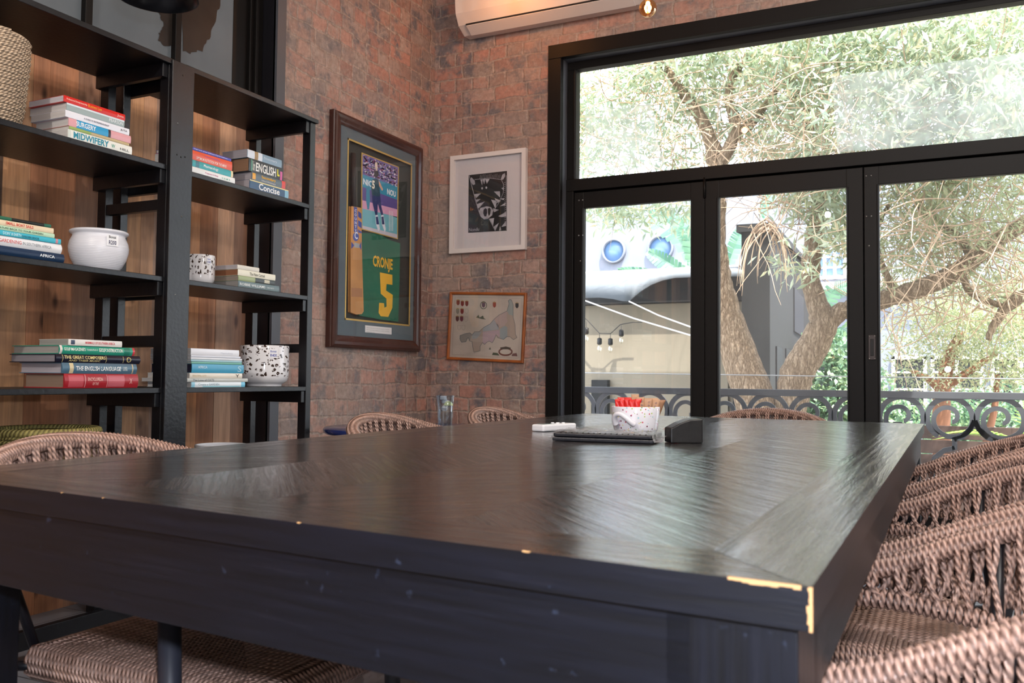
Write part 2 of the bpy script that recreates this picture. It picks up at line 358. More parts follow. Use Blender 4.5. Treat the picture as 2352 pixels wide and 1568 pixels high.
# opening trim on the left wall : lit face painted grey, shaded jamb dark
m = MB(); m.box(XL - 0.01, XL + 0.014, OP_Y1 - 0.064, OP_Y1, 0, 3.15, FRAMEGRY); m.box(XL - 0.16, XL + 0.0, OP_Y1 - 0.064, OP_Y1 - 0.002, 0, 3.15, BLACKSTEEL)
struct(m, 'trim_1', label='dark grey steel edge of the wall opening')
# vertical reclaimed planks
m = MB(); y = OP_Y0; XP = XL - 0.1
PANTOP = EYE + 1.36
while y < OP_Y1 - 0.066:
    w = random.choice((0.07, 0.085, 0.1, 0.11, 0.125)); y1 = min(y + w, OP_Y1 - 0.066); d = random.uniform(0, 0.004)
    m.box(XP - 0.02, XP + d, y + 0.0006, y1 - 0.0006, 0, PANTOP, PLANK); y = y1
struct(m, 'trim_2', label='vertical reclaimed timber planks behind the shelves')
# interior window above the planks
m = MB(); wy0, wy1, wz0, wz1 = OP_Y0, OP_Y1 - 0.066, PANTOP, 3.15
t = NT('blotched_grey_pane'); tc = t.n('TexCoord'); nz = t.n('TexNoise', i_Scale=1.3, i_Detail=5.0, i_Roughness=0.6); t.l(tc, nz, 3, 0)
r_ = t.ramp(nz, [(0.50, srgb('#6a7075')), (0.515, srgb('#2e2a27'))]); pb = t.n('BsdfPrincipled', i_Roughness=0.12); t.l(r_, pb, 0, 'Base Color'); t.l(pb, t.out); PANE = t.m
PANEM = simple('grey_frosted_pane', '#666d72', 0.14, var=0.12, bscale=20)
BLOT = simple('dark_ragged_patch', '#27221f', 0.3, var=0.3)  # ragged darker shapes laid over the grey pane
m.box(XP - 0.02, XP + 0.02, wy0, wy1, wz0 - 0.0, wz0 + 0.04, BLACKSTEEL); m.box(XP - 0.02, XP + 0.03, wy0, wy1, wz1 - 0.05, wz1, BLACKSTEEL)
m.box(XP - 0.02, XP + 0.02, wy1 - 0.09, wy1, wz0, wz1, FRAMEBLK); m.box(XP + 0.02, XP + 0.04, wy1 - 0.07, wy1 - 0.05, wz0, wz1, FRAMEBLK)
for yy in (2.87, 2.405, 1.9, 1.4, 0.9, 0.3): m.box(XP - 0.015, XP + 0.025, yy, yy + 0.034, wz0, wz1, FRAMEBLK)
wi = struct(m, 'window_1', label='dark steel framed interior window above the shelves', bevel=0.003)
g = MB(); g.box(XP - 0.008, XP - 0.002, wy0, wy1, wz0, wz1, PANEM); kid(g, 'glass_pane', wi)
g = MB(); g.box(XP - 0.001, XP + 0.0, 3.25, wy1 - 0.085, wz0, wz1, FRAMEBLK)
def blot(pts):
    P = [onX(px, py, XP) for px, py in pts]; n = len(P); c = sum(P, Vector()) / n
    out = []
    for i in range(n):
        a, b = P[i], P[(i + 1) % n]
        for k in range(5):
            q = a.lerp(b, k / 5); out.append(q + Vector((0, random.uniform(-.006, .006), random.uniform(-.006, .006))))
    g.add([(XP + 0.0005, q.y, q.z) for q in out], [tuple(range(len(out)))], BLOT)
blot([(360, 20), (372, 45), (378, 62), (365, 78), (363, 92), (380, 106), (405, 104), (405, -60), (362, -60)])
blot([(419, -60), (419, 118), (440, 121), (464, 116), (480, 90), (495, 50), (505, 10), (500, -60)])
kid(g, 'dark_patch', wi, label='ragged dark patch on the grey glass')
# ---------------- glazed doors, upper window and trim
JY = YB + 0.1
m = MB()
m.box(WX0, WX0 + 0.088, YB - 0.012, YB + 0.03, 0, WZ1 - 0.088, FRAMEBLK); m.box(WX0, WX1 + 0.09, YB - 0.012, YB + 0.03, WZ1 - 0.088, WZ1, FRAMEBLK)
m.box(WX1 - 0.02, WX1 + 0.09, YB - 0.012, YB + 0.03, 0, WZ1 - 0.088, FRAMEBLK)
struct(m, 'trim_3', bevel=0.003, label='black surround of the glazed opening')
m = MB(); m.box(WX0 + 0.02, WX0 + 0.085, YB + 0.03, YB + 0.24, 0, WZ1 - 0.086, FRAMEGRY); m.box(WX0 + 0.02, WX1, YB + 0.03, YB + 0.24, WZ1 - 0.086, WZ1 - 0.02, FRAMEGRY)
m.box(WX1 - 0.02, WX1 + 0.05, YB + 0.03, YB + 0.24, 0, WZ1, FRAMEGRY); struct(m, 'trim_4', label='grey reveal of the glazed opening')
FX0, FX1 = WX0 + 0.085, WX1 - 0.02
ZT0, ZT1 = EYE + 1.165, EYE + 1.24; ZG1 = EYE + 1.935
m = MB(); m.box(FX0, FX0 + 0.06, JY, JY + 0.07, ZT1, ZG1, FRAMEBLK); m.box(FX0, FX1, JY, JY + 0.07, ZG1, WZ1 - 0.086, FRAMEBLK)
m.box(FX0 - 0.0, FX1, JY - 0.01, JY + 0.08, ZT0, ZT1, FRAMEBLK); m.box(FX0, FX1, JY + 0.015, JY + 0.07, ZT1, ZT1 + 0.006, FRAMEBLK)
m.box(FX0, FX1, JY + 0.052, JY + 0.068, ZT0 - 0.03, ZT0 + 0.002, FRAMEBLK)
for xx in (-1.25, -0.3865, 0.4725): m.box(xx - 0.015, xx + 0.015, JY + 0.052, JY + 0.06, 0.02, ZT0 - 0.02, FRAMEBLK)
m.box(FX1 - 0.06, FX1, JY, JY + 0.07, ZT1, ZG1, FRAMEBLK); m.box(FX0 + 0.045, FX0 + 0.055, JY - 0.006, JY, ZT1, ZG1, FRAMEBLK)
m.box(FX0, FX0 + 0.05, JY - 0.01, JY + 0.07, 0, ZT0, FRAMEBLK)
w2 = struct(m, 'window_2', bevel=0.003, label='wide fixed window above the glazed doors')
g = MB(); g.box(FX0 + 0.05, FX1 - 0.05, JY + 0.032, JY + 0.036, ZT1, ZG1, GLASS); kid(g, 'glass_pane', w2)
FILM = None
t = NT('reflection_film'); tr = t.n('BsdfTransparent'); df = t.n('BsdfTranslucent'); df.inputs[0].default_value = (0.92, 0.96, 0.97, 1); tc = t.n('TexCoord'); nz = t.n('TexNoise', i_Scale=9.0, i_Detail=6.0); t.l(tc, nz, 3, 0)
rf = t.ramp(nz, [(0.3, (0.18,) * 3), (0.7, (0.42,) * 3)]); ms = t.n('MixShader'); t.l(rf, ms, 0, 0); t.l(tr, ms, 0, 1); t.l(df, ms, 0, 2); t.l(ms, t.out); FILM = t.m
g = MB()  # hazy room reflections painted on the pane as translucent patches
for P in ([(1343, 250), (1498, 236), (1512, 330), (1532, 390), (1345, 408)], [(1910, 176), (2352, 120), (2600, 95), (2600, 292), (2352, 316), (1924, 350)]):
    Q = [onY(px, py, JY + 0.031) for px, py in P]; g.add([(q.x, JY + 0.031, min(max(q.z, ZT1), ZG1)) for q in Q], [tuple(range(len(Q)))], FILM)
kid(g, 'reflection_patches', w2, label='pale hazy patches imitating reflections on the glass')
DOORS = [(-2.055, -1.251), (-1.249, -0.389), (-0.384, 0.471), (0.474, FX1)]
for i, (x0, x1) in enumerate(DOORS):
    m = MB(); a, b = (0.063, 0.083) if i == 0 else (0.082, 0.085) if i == 1 else (0.076, 0.083)
    if i == 0: x0 = FX0 + 0.05
    zt = ZT0 - 0.008; rt = 0.1
    m.box(x0, x0 + a, JY + 0.005, JY + 0.05, 0.02, zt, FRAMEBLK); m.box(x1 - b, x1, JY + 0.005, JY + 0.05, 0.02, zt, FRAMEBLK)
    m.box(x0, x1, JY + 0.007, JY + 0.048, zt - rt, zt, FRAMEBLK); m.box(x0, x1, JY + 0.007, JY + 0.048, 0.02, 0.22, FRAMEBLK)
    for xx in (x0 + a - 0.012, x1 - b + 0.004): m.box(xx, xx + 0.008, JY + 0.0, JY + 0.006, 0.22, zt - rt, FRAMEBLK)
    d = struct(m, 'door_%d' % (i + 1), bevel=0.003, label='black framed folding glass door')
    g = MB(); g.box(x0 + a, x1 - b, JY + 0.026, JY + 0.03, 0.22, zt - rt, GLASS); kid(g, 'glass_pane', d)
    if i == 2:
        h = MB(); hz = EYE + 0.18; hx = x0 + 0.036
        h.box(hx - 0.019, hx + 0.019, JY - 0.001, JY + 0.006, hz - 0.067, hz + 0.067, simple('handle_bronze', '#2f2522', 0.35, metal=0.4))
        ho = kid(h, 'door_handle', d, bevel=0.002, label='recessed bronze flush pull with four screws')
        h = MB(); h.box(hx - 0.008, hx + 0.008, JY - 0.003, JY + 0.001, hz - 0.045, hz + 0.045, INK)
        kid(h, 'handle_slot', ho, bevel=0.004)
        h = MB()
        for sx in (-1, 1):
            for sz in (-1, 1): h.lathe([(0.0035, 0), (0.003, 0.0015), (0, 0.002)], (hx + sx * 0.0135, JY - 0.001, hz + sz * 0.06), SCREW, seg=10, M=Matrix.Rotation(math.pi / 2, 3, 'X'))
        kid(h, 'screws', ho)
    if i in (0, 2):
        h = MB()
        for (dx, dz) in ((0.02, 0.05), (0.045, 0.05), (0.02, 0.27), (0.045, 0.27), (0.032, 0.43)): h.lathe([(0.0045, 0), (0.0035, 0.002), (0, 0.0025)], (x0 + dx - (0.02 if i == 2 else 0) + 0.012, JY + 0.004, zt - dz), SCREW, seg=10, M=Matrix.Rotation(math.pi / 2, 3, 'X'))
        kid(h, 'screws', d)
    if i == 0:
        h = MB(); h.tube([(x1 + 0.002, JY - 0.004, zt - 0.10), (x1 + 0.002, JY - 0.004, zt + 0.02)], 0.008, FRAMEBLK, 10); kid(h, 'hinge', d)

# ================================================================== TABLE
t = NT('dark_table_wood'); tc = t.n('TexCoord'); sp = t.n('SeparateXYZ'); t.l(tc, sp, 3, 0)
def table_wood(name, mode):
    t = NT(name); tc = t.n('TexCoord'); sp = t.n('SeparateXYZ'); t.l(tc, sp, 3, 0)
    geo = t.n('NewGeometry')
    uvn = t.n('UVMap'); su = t.n('SeparateXYZ'); t.l(uvn, su)   # u across the board, v along the board
    rnd = t.n('Math', operation='MULTIPLY'); t.l(geo, rnd, 'Random Per Island', 0); rnd.inputs[1].default_value = 50.0
    a = t.n('Math', operation='MULTIPLY'); t.l(su, a, 0, 0); a.inputs[1].default_value = 60.0
    b = t.n('Math', operation='MULTIPLY'); t.l(su, b, 1, 0); b.inputs[1].default_value = 3.0
    cb = t.n('CombineXYZ'); t.l(a, cb, 0, 0); t.l(b, cb, 0, 1); t.l(rnd, cb, 0, 2)
    nz = t.n('TexNoise', i_Scale=1.0, i_Detail=6.0, i_Roughness=0.65, i_Distortion=0.4); t.l(cb, nz)
    c = t.ramp(nz, [(0.25, srgb('#060506')), (0.5, srgb('#110c0b')), (0.8, srgb('#241914'))])
    n2 = t.n('TexNoise', i_Scale=2.5, i_Detail=5.0); t.l(tc, n2, 3, 0); g2 = t.ramp(n2, [(0.35, (0.7, 0.7, 0.75)), (0.7, (1.25, 1.2, 1.15))]); c = t.mix(1.0, c, g2, 'MULTIPLY')
    p = t.n('BsdfPrincipled'); t.l(c, p, 0, 'Base Color'); p.inputs['Specular IOR Level'].default_value = 0.6
    rr = t.ramp(nz, [(0.36, (0.55,) * 3), (0.56, (0.22,) * 3)]); t.l(rr, p, 0, 'Roughness'); p.inputs['Coat Weight'].default_value = 1.0; p.inputs['Coat IOR'].default_value = 1.7; p.inputs['Coat Roughness'].default_value = 0.13
    n3 = t.n('TexNoise', i_Scale=320.0, i_Detail=2.0); t.l(tc, n3, 3, 0)
    hh = t.n('Math', operation='MULTIPLY_ADD'); t.l(n3, hh, 0, 0); hh.inputs[1].default_value = 0.12; t.l(nz, hh, 0, 2)
    bp = t.n('Bump', i_Strength=0.8, i_Distance=0.0026); t.l(hh, bp, 0, 'Height'); t.l(bp, p, 0, 'Normal')
    bp2 = t.n('Bump', i_Strength=0.7, i_Distance=0.0018); t.l(hh, bp2, 0, 'Height'); t.l(bp2, p, 0, 'Coat Normal'); t.l(p, t.out)
    return t.m
TW = table_wood('dark_stained_table_wood', 0)
WEAR = simple('bare_worn_wood', '#b98f5f', 0.6)
TZ = 0.76; TS = 0.034
NL, NR, FR_, FL_ = Vector((-1.475, 0.848)), Vector((-0.094, 0.724)), Vector((-0.072, 3.722)), Vector((-1.475, 3.80))
TE = NT('blue_black_table_edge'); _tk = TE.n('TexCoord'); _u = TE.n('UVMap'); _m = TE.n('VectorMath', operation='MULTIPLY'); TE.l(_u, _m); _m.inputs[1].default_value = (110, 5, 1)
_n = TE.n('TexNoise', i_Scale=1.0, i_Detail=5.0, i_Roughness=0.6); TE.l(_m, _n); _c = TE.ramp(_n, [(0.3, srgb('#030409')), (0.6, srgb('#090c17')), (0.85, srgb('#1b1b24'))])
_n2 = TE.n('TexNoise', i_Scale=48.0, i_Detail=3.0); TE.l(_tk, _n2, 3, 0); _s = TE.ramp(_n2, [(0.70, (0, 0, 0)), (0.80, (.3, .3, .3))]); _c = TE.mix(_s, _c, srgb('#4a5570'))
_p = TE.n('BsdfPrincipled', i_Roughness=0.42); TE.l(_c, _p, 0, 'Base Color'); _b = TE.n('Bump', i_Strength=0.4, i_Distance=0.0012); TE.l(_n, _b, 0, 'Height'); TE.l(_b, _p, 0, 'Normal'); TE.l(_p, TE.out); TE = TE.m
def bil(u, v): return (NL * (1 - u) + NR * u) * (1 - v) + (FL_ * (1 - u) + FR_ * u) * v
LW, LL = 1.39, 3.0
tab = thing('dining_table', (-0.78, 2.25, 0), 'long dark-stained wooden table with chevron plank top filling the foreground', 'table')
def planked(mb, poly, z0, z1, along, gap=0.0009):
    """one board: polygon in table uv metres, own grain direction"""
    n = len(poly); cx = sum(p[0] for p in poly) / n; cy = sum(p[1] for p in poly) / n
    pl = []
    for p in poly:
        dx, dy = p[0] - cx, p[1] - cy; L = math.hypot(dx, dy) or 1; pl.append((p[0] - dx / L * gap, p[1] - dy / L * gap))
    P = [bil(p[0] / LW, p[1] / LL) for p in pl]
    vs = [(q.x, q.y, z0) for q in P] + [(q.x, q.y, z1) for q in P]
    ax = (math.cos(along), math.sin(along)); ac = (-ax[1], ax[0])
    uv = [((p[0] * ac[0] + p[1] * ac[1]), (p[0] * ax[0] + p[1] * ax[1])) for p in pl]
    fs = [tuple(range(n))[::-1], tuple(range(n, 2 * n))] + [(i, (i + 1) % n, n + (i + 1) % n, n + i) for i in range(n)]
    uvs = [uv[::-1], uv] + [[uv[i], uv[(i + 1) % n], (uv[(i + 1) % n][0] + .03, uv[(i + 1) % n][1]), (uv[i][0] + .03, uv[i][1])] for i in range(n)]
    mb.add(vs, fs[:2], TW, False, uvs[:2]); mb.add(vs, fs[2:], TE, False, uvs[2:])
B = 0.105
m = MB(); z0, z1 = TZ - TS, TZ
planked(m, [(0, 0), (LW, 0), (LW - B, B), (B, B)], z0, z1, 0.0)
planked(m, [(0, LL), (B, LL - B), (LW - B, LL - B), (LW, LL)], z0, z1, 0.0)
planked(m, [(0, 0), (B, B), (B, LL - B), (0, LL)], z0, z1, math.pi / 2)
planked(m, [(LW, 0), (LW, LL), (LW - B, LL - B), (LW - B, B)], z0, z1, math.pi / 2)
def clip(poly, f):
    out = []
    for i in range(len(poly)):
        a, b = poly[i], poly[(i + 1) % len(poly)]; fa, fb = f(a), f(b)
        if fa >= 0: out.append(a)
        if (fa >= 0) != (fb >= 0):
            k = fa / (fa - fb); out.append((a[0] + (b[0] - a[0]) * k, a[1] + (b[1] - a[1]) * k))
    return out
pw = 0.10; NC = 4; cwid = (LW - 2 * B) / NC
for col_ in range(NC):
    xa, xb = B + cwid * col_, B + cwid * (col_ + 1); s_ = 1 if col_ % 2 else -1
    for k in range(-12, 48):
        c0, c1 = k * pw * 1.414, (k + 1) * pw * 1.414
        sq = [(xa, B), (xb, B), (xb, LL - B), (xa, LL - B)]
        g_ = lambda p: p[1] + s_ * (p[0] - xa) + (0.0 if s_ < 0 else -cwid)
        q = clip(sq, lambda p: g_(p) - c0)
        if len(q) >= 3: q = clip(q, lambda p: c1 - g_(p))
        if len(q) >= 3:
            ar = 0.5 * abs(sum(q[i][0] * q[(i + 1) % len(q)][1] - q[(i + 1) % len(q)][0] * q[i][1] for i in range(len(q))))
            if ar > 1e-4: planked(m, q, z0 + 0.006, z1 - 0.0002, -math.pi / 4 * s_, gap=0.0004)
kid(m, 'tabletop', tab, bevel=0.0012)
def side_board(mb, A, B_, z0, z1, th):
    A, B_ = Vector((A[0], A[1], 0)), Vector((B_[0], B_[1], 0)); d = (B_ - A); L = d.length; d.normalize(); nrm = Vector((-d.y, d.x, 0)) * th
    q = [A, B_, B_ + nrm, A + nrm]; vs = [(p.x, p.y, z) for z in (z0, z1) for p in q]
    fs = [(3, 2, 1, 0), (4, 5, 6, 7)] + [(i, (i + 1) % 4, 4 + (i + 1) % 4, 4 + i) for i in range(4)]
    uvq = [(z0, 0), (z0, L), (z1, L), (z1, 0)]; mb.add(vs, fs, TE, False, [uvq] * 6)
ins = 0.012
def lp(u, v): return bil(u / LW, v / LL)
for nm, A, B_, zb in (('apron', (0.1, ins), (LW - 0.1, ins), TZ - TS - 0.112), ('apron', (LW - ins, 0.1), (LW - ins, LL - 0.1), TZ - TS - 0.085), ('apron', (LW - 0.1, LL - ins), (0.1, LL - ins), TZ - TS - 0.112), ('apron', (ins, LL - 0.1), (ins, 0.1), TZ - TS - 0.065)):
    m = MB(); side_board(m, lp(*A), lp(*B_), zb, TZ - TS, 0.028); kid(m, nm, tab, bevel=0.0015)
for (u0, v0) in ((ins, ins), (LW - ins - 0.112, ins), (LW - ins - 0.112, LL - ins - 0.112), (ins, LL - ins - 0.112)):
    m = MB(); q = [lp(u0, v0), lp(u0 + 0.112, v0), lp(u0 + 0.112, v0 + 0.112), lp(u0, v0 + 0.112)]
    vs = [(p.x, p.y, z) for z in (0, TZ - TS) for p in q]; fs = [(3, 2, 1, 0), (4, 5, 6, 7)] + [(i, (i + 1) % 4, 4 + (i + 1) % 4, 4 + i) for i in range(4)]
    uvq = [(0, 0), (0.11, 0), (0.11, 0.72), (0, 0.72)]; m.add(vs, fs, TE, False, [uvq] * 6); kid(m, 'leg', tab, bevel=0.002)
# worn bare edge at the near right corner and nicks
m = MB()
def wear(u0, u1, zt, w, th=0.004):
    n = 10
    for i in range(n):
        a = u0 + (u1 - u0) * i / n; b = u0 + (u1 - u0) * (i + 1) / n; r0 = random.uniform(0.4, 1) * w
        p, q = lp(a, 0), lp(b, 0); m.box(p.x, q.x, p.y - 0.0008, p.y + 0.002, zt - r0, zt + 0.0006, WEAR)
wear(LW - 0.066, LW - 0.008, TZ, 0.0035)
p = lp(LW, 0)
for i in range(12):
    zz = TZ - TS + (TS) * i / 12; w = random.uniform(0.0015, 0.004); m.box(p.x - w, p.x + 0.0008, p.y - 0.0008, p.y + w, zz, zz + TS / 12, WEAR)
for u, w_ in ((0.41, .002), (0.50, .0015), (0.845, .004), (1.13, .008)): wear(u, u + w_, TZ, 0.0009)
q = onY(600, 1390, 0.80)
kid(m, 'worn_edge', tab, label='bare pale wood where the corner finish has chipped')

# ================================================================== CHAIRS
def rail_pts(n=161, low=False):
    ctl = [(.17, .272), (.10, .285), (-.02, .297), (-.16, .300), (-.29, .283), (-.385, .225), (-.44, .125), (-.46, 0)]
    ctl = ctl + [(a, -b) for a, b in ctl[-2::-1]]
    C = [Vector((a, b, 0)) for a, b in ctl]; out = []
    for i in range(len(C) - 1):
        p0 = C[max(i - 1, 0)]; p1 = C[i]; p2 = C[i + 1]; p3 = C[min(i + 2, len(C) - 1)]
        for k in range(12):
            t_ = k / 12; out.append(0.5 * ((2 * p1) + (-p0 + p2) * t_ + (2 * p0 - 5 * p1 + 4 * p2 - p3) * t_ ** 2 + (-p0 + 3 * p1 - 3 * p2 + p3) * t_ ** 3))
    out.append(C[-1])
    # resample by arc length
    L = [0]
    for a, b in zip(out, out[1:]): L.append(L[-1] + (b - a).length)
    res = []; j = 0
    for i in range(n):
        s = L[-1] * i / (n - 1)
        while j < len(L) - 2 and L[j + 1] < s: j += 1
        res.append(out[j].lerp(out[j + 1], (s - L[j]) / (L[j + 1] - L[j] + 1e-12)))
    return res, L[-1]
def prof(x, tab_):
    for (a, za), (b, zb) in zip(tab_, tab_[1:]):
        if a >= x >= b:
            k = (a - x) / (a - b); k = k * k * (3 - 2 * k) if False else k; return za + (zb - za) * k
    return tab_[-1][1] if x < tab_[-1][0] else tab_[0][1]
TOPZ = [(.2, .60), (0, .607), (-.09, .622), (-.13, .64), (-.2, .672), (-.3, .712), (-.38, .738), (-.44, .768), (-.47, .783)]
BOTZ = [(.2, .578), (.0, .578), (-.1, .578), (-.2, .57), (-.3, .555), (-.38, .545), (-.47, .545)]
def smooth_list(z, k=5, it=2):
    for _ in range(it): z = [sum(z[max(0, i - k):i + k + 1]) / len(z[max(0, i - k):i + k + 1]) for i in range(len(z))]
    return z
def make_chair(label, group, loc, rz):
    root = thing('rope_armchair', (0, 0, 0), label, 'chair', group)
    N = 241; P, L = rail_pts(N)
    zt = smooth_list([prof(p.x, TOPZ) for p in P]); zb = smooth_list([prof(p.x, BOTZ) for p in P])
    out = []
    for i in range(N):
        T = (P[min(i + 1, N - 1)] - P[max(i - 1, 0)]).normalized(); out.append(Vector((T.y, -T.x, 0)) * -1)
    if out[N // 2].x > 0: out = [-o for o in out]
    lean = [0.012 + 0.03 * min(1, max(0, (-p.x - 0.1) / 0.3)) for p in P]
    top = [P[i] + Vector((0, 0, zt[i])) for i in range(N)]
    bot = [P[i] - out[i] * lean[i] + Vector((0, 0, zb[i])) for i in range(N)]
    fr = MB(); fr.tube(top[::4], 0.011, BLACKSTEEL, 8); fr.tube(bot[::4], 0.009, BLACKSTEEL, 8)
    for i in (0, N - 1): fr.tube([top[i], bot[i]], 0.009, BLACKSTEEL, 8)
    for i in (62, 178): fr.tube([top[i], bot[i], Vector((-0.22, 0.22 if P[i].y > 0 else -0.22, 0.40))], 0.009, BLACKSTEEL, 8)
    # seat rails
    s2 = 0.245; fr.tube([(-s2 + .04, -s2, .415), (s2 + .04, -s2, .415), (s2 + .04, s2, .415), (-s2 + .04, s2, .415)], 0.011, BLACKSTEEL, 8, closed=True)
    for sx in (-1, 1):
        for sy in (-1, 1): fr.tube([(sx * s2 * .8 + .02, sy * s2, .415), (0.19 if sx > 0 else -0.25, sy * 0.285, .415)], 0.009, BLACKSTEEL, 6)
    kid(fr, 'frame', root)
    # roll of rope wound on the top rail
    rp = MB(); turns = int(L / 0.0088); pts = []; per = 8
    for k in range(turns * per):
        s = k / (turns * per) * (N - 1); i = int(s); f = s - i; c = top[i].lerp(top[min(i + 1, N - 1)], f); o_ = out[i]; a = 2 * math.pi * k / per
        pts.append(c + o_ * math.cos(a) * 0.0165 + Vector((0, 0, 1)) * math.sin(a) * 0.0145)
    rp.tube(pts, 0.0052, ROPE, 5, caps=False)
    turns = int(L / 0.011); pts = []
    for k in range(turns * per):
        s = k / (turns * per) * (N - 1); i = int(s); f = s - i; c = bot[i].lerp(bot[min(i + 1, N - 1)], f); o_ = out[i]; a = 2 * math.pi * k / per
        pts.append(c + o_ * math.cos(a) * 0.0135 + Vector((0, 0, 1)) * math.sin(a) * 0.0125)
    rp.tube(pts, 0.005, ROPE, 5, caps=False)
    # strands down the band: full at the arms and the top, gathered in pairs lower down
    ns = int(L / 0.0108); 
    for face in (1, -1):
        for k in range(ns + 1):
            if face < 0 and (k // 2) % 2 and P[int(k / ns * (N - 1))].x < 0.03: continue
            s = k / ns * (N - 1); pair = (k // 2) * 2 + 0.5
            armness = min(1, max(0, (P[int(s)].x - 0.02) / 0.05))
            sg = s * armness + (pair / ns * (N - 1)) * (1 - armness)
            sg = s + (sg - s) * 0.95
            sg = min(max(sg, 0), N - 1); 
            def at(S_, w):
                i = int(S_); f = S_ - i; j = min(i + 1, N - 1); a = top[i].lerp(top[j], f); b = bot[i].lerp(bot[j], f); o_ = out[i]
                return a.lerp(b, w) + o_ * face * (0.0155 * (1 - w) + 0.0125 * w) + Vector((0, 0, 0))
            h = (top[int(s)] - bot[int(s)]).length; w0 = 0.0; w1 = min(0.5, 0.045 / h)
            slant = (1.6 if face > 0 else -1.6)
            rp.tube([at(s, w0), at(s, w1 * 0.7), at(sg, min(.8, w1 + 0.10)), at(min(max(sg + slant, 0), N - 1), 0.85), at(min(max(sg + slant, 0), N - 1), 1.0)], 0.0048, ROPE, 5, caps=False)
    kid(rp, 'rope_back', root)
    # woven seat, envelope pattern: strands run in from each rail to the diagonals
    st = MB(); sp_ = 0.0092; half = 0.262; n = int(2 * half / sp_)
    for q in range(4):
        Rz = Matrix.Rotation(q * math.pi / 2, 3, 'Z')
        for k in range(n):
            y = -half + 0.006 + (k + 0.5) * (2 * half - 0.012) / n; e = abs(y)
            zc = .443 - 0.012 * (1 - e / half)
            if half - e < 0.012: continue
            pts = [(half - 0.045, y, .398), (half - 0.012, y, .394), (half - 0.001, y, .405), (half, y, .425), (half - 0.010, y, .4405), (half - 0.03, y, .4435)]
            inner = max(e, 0.0) ; 
            if inner < half - 0.04: pts += [((half - 0.03 + inner) / 2, y, (zc + .443) / 2 - 0.001 * (k % 2)), (inner, y, zc)]
            st.tube([Rz @ Vector(p) + Vector((.04, 0, 0)) for p in pts], 0.0052, ROPE, 5, caps=False)
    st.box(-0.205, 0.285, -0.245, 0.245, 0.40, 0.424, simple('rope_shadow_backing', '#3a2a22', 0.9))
    kid(st, 'seat', root)
    for sy in (-1, 1):
        lg = MB(); lg.tube([(0.19, sy * 0.302, 0.0), (0.178, sy * 0.297, 0.30), (0.155, sy * 0.285, 0.575)], [0.015, 0.017, 0.0175], LEGM, 16); kid(lg, 'leg', root)
        lg = MB(); lg.tube([(-0.33, sy * 0.25, 0.0), (-0.29, sy * 0.262, 0.41), (-0.335, sy * 0.238, 0.60)], [0.013, 0.016, 0.015], LEGM, 14); kid(lg, 'leg', root)
    root.location = loc; root.rotation_euler = (0, 0, rz)
    return root
LEGM = simple('charcoal_leg_paint', '#2a2c36', 0.42, spec=0.5)
CH0 = make_chair('rope armchair under the left side nearest the camera, before the seagrass basket', 'rope armchairs around the table', (-1.225, 1.29, 0), 0.0)
def chair(loc, rz, label):
    c = copy_tree(CH0); c.location = loc; c.rotation_euler = (0, 0, rz); c['label'] = label; return c
chair((-1.31, 2.55, 0), 0.02, 'brown rope armchair on the left side, its back in front of the blue side table')
chair((-1.32, 3.37, 0), -0.03, 'rope armchair at the far end of the left side, right of the water glass')
chair((-0.71, 3.66, 0), -math.pi / 2, 'rope armchair at the far short end, only its top showing before the railing')
chair((-0.18, 1.24, 0), math.pi, 'rope armchair at the bottom right corner, nearest the camera on the right side')
chair((-0.18, 1.97, 0), math.pi, 'rope armchair in the middle of the right side of the table')
chair((-0.18, 2.92, 0), math.pi, 'rope armchair on the right side, furthest from the camera beside the far table corner')

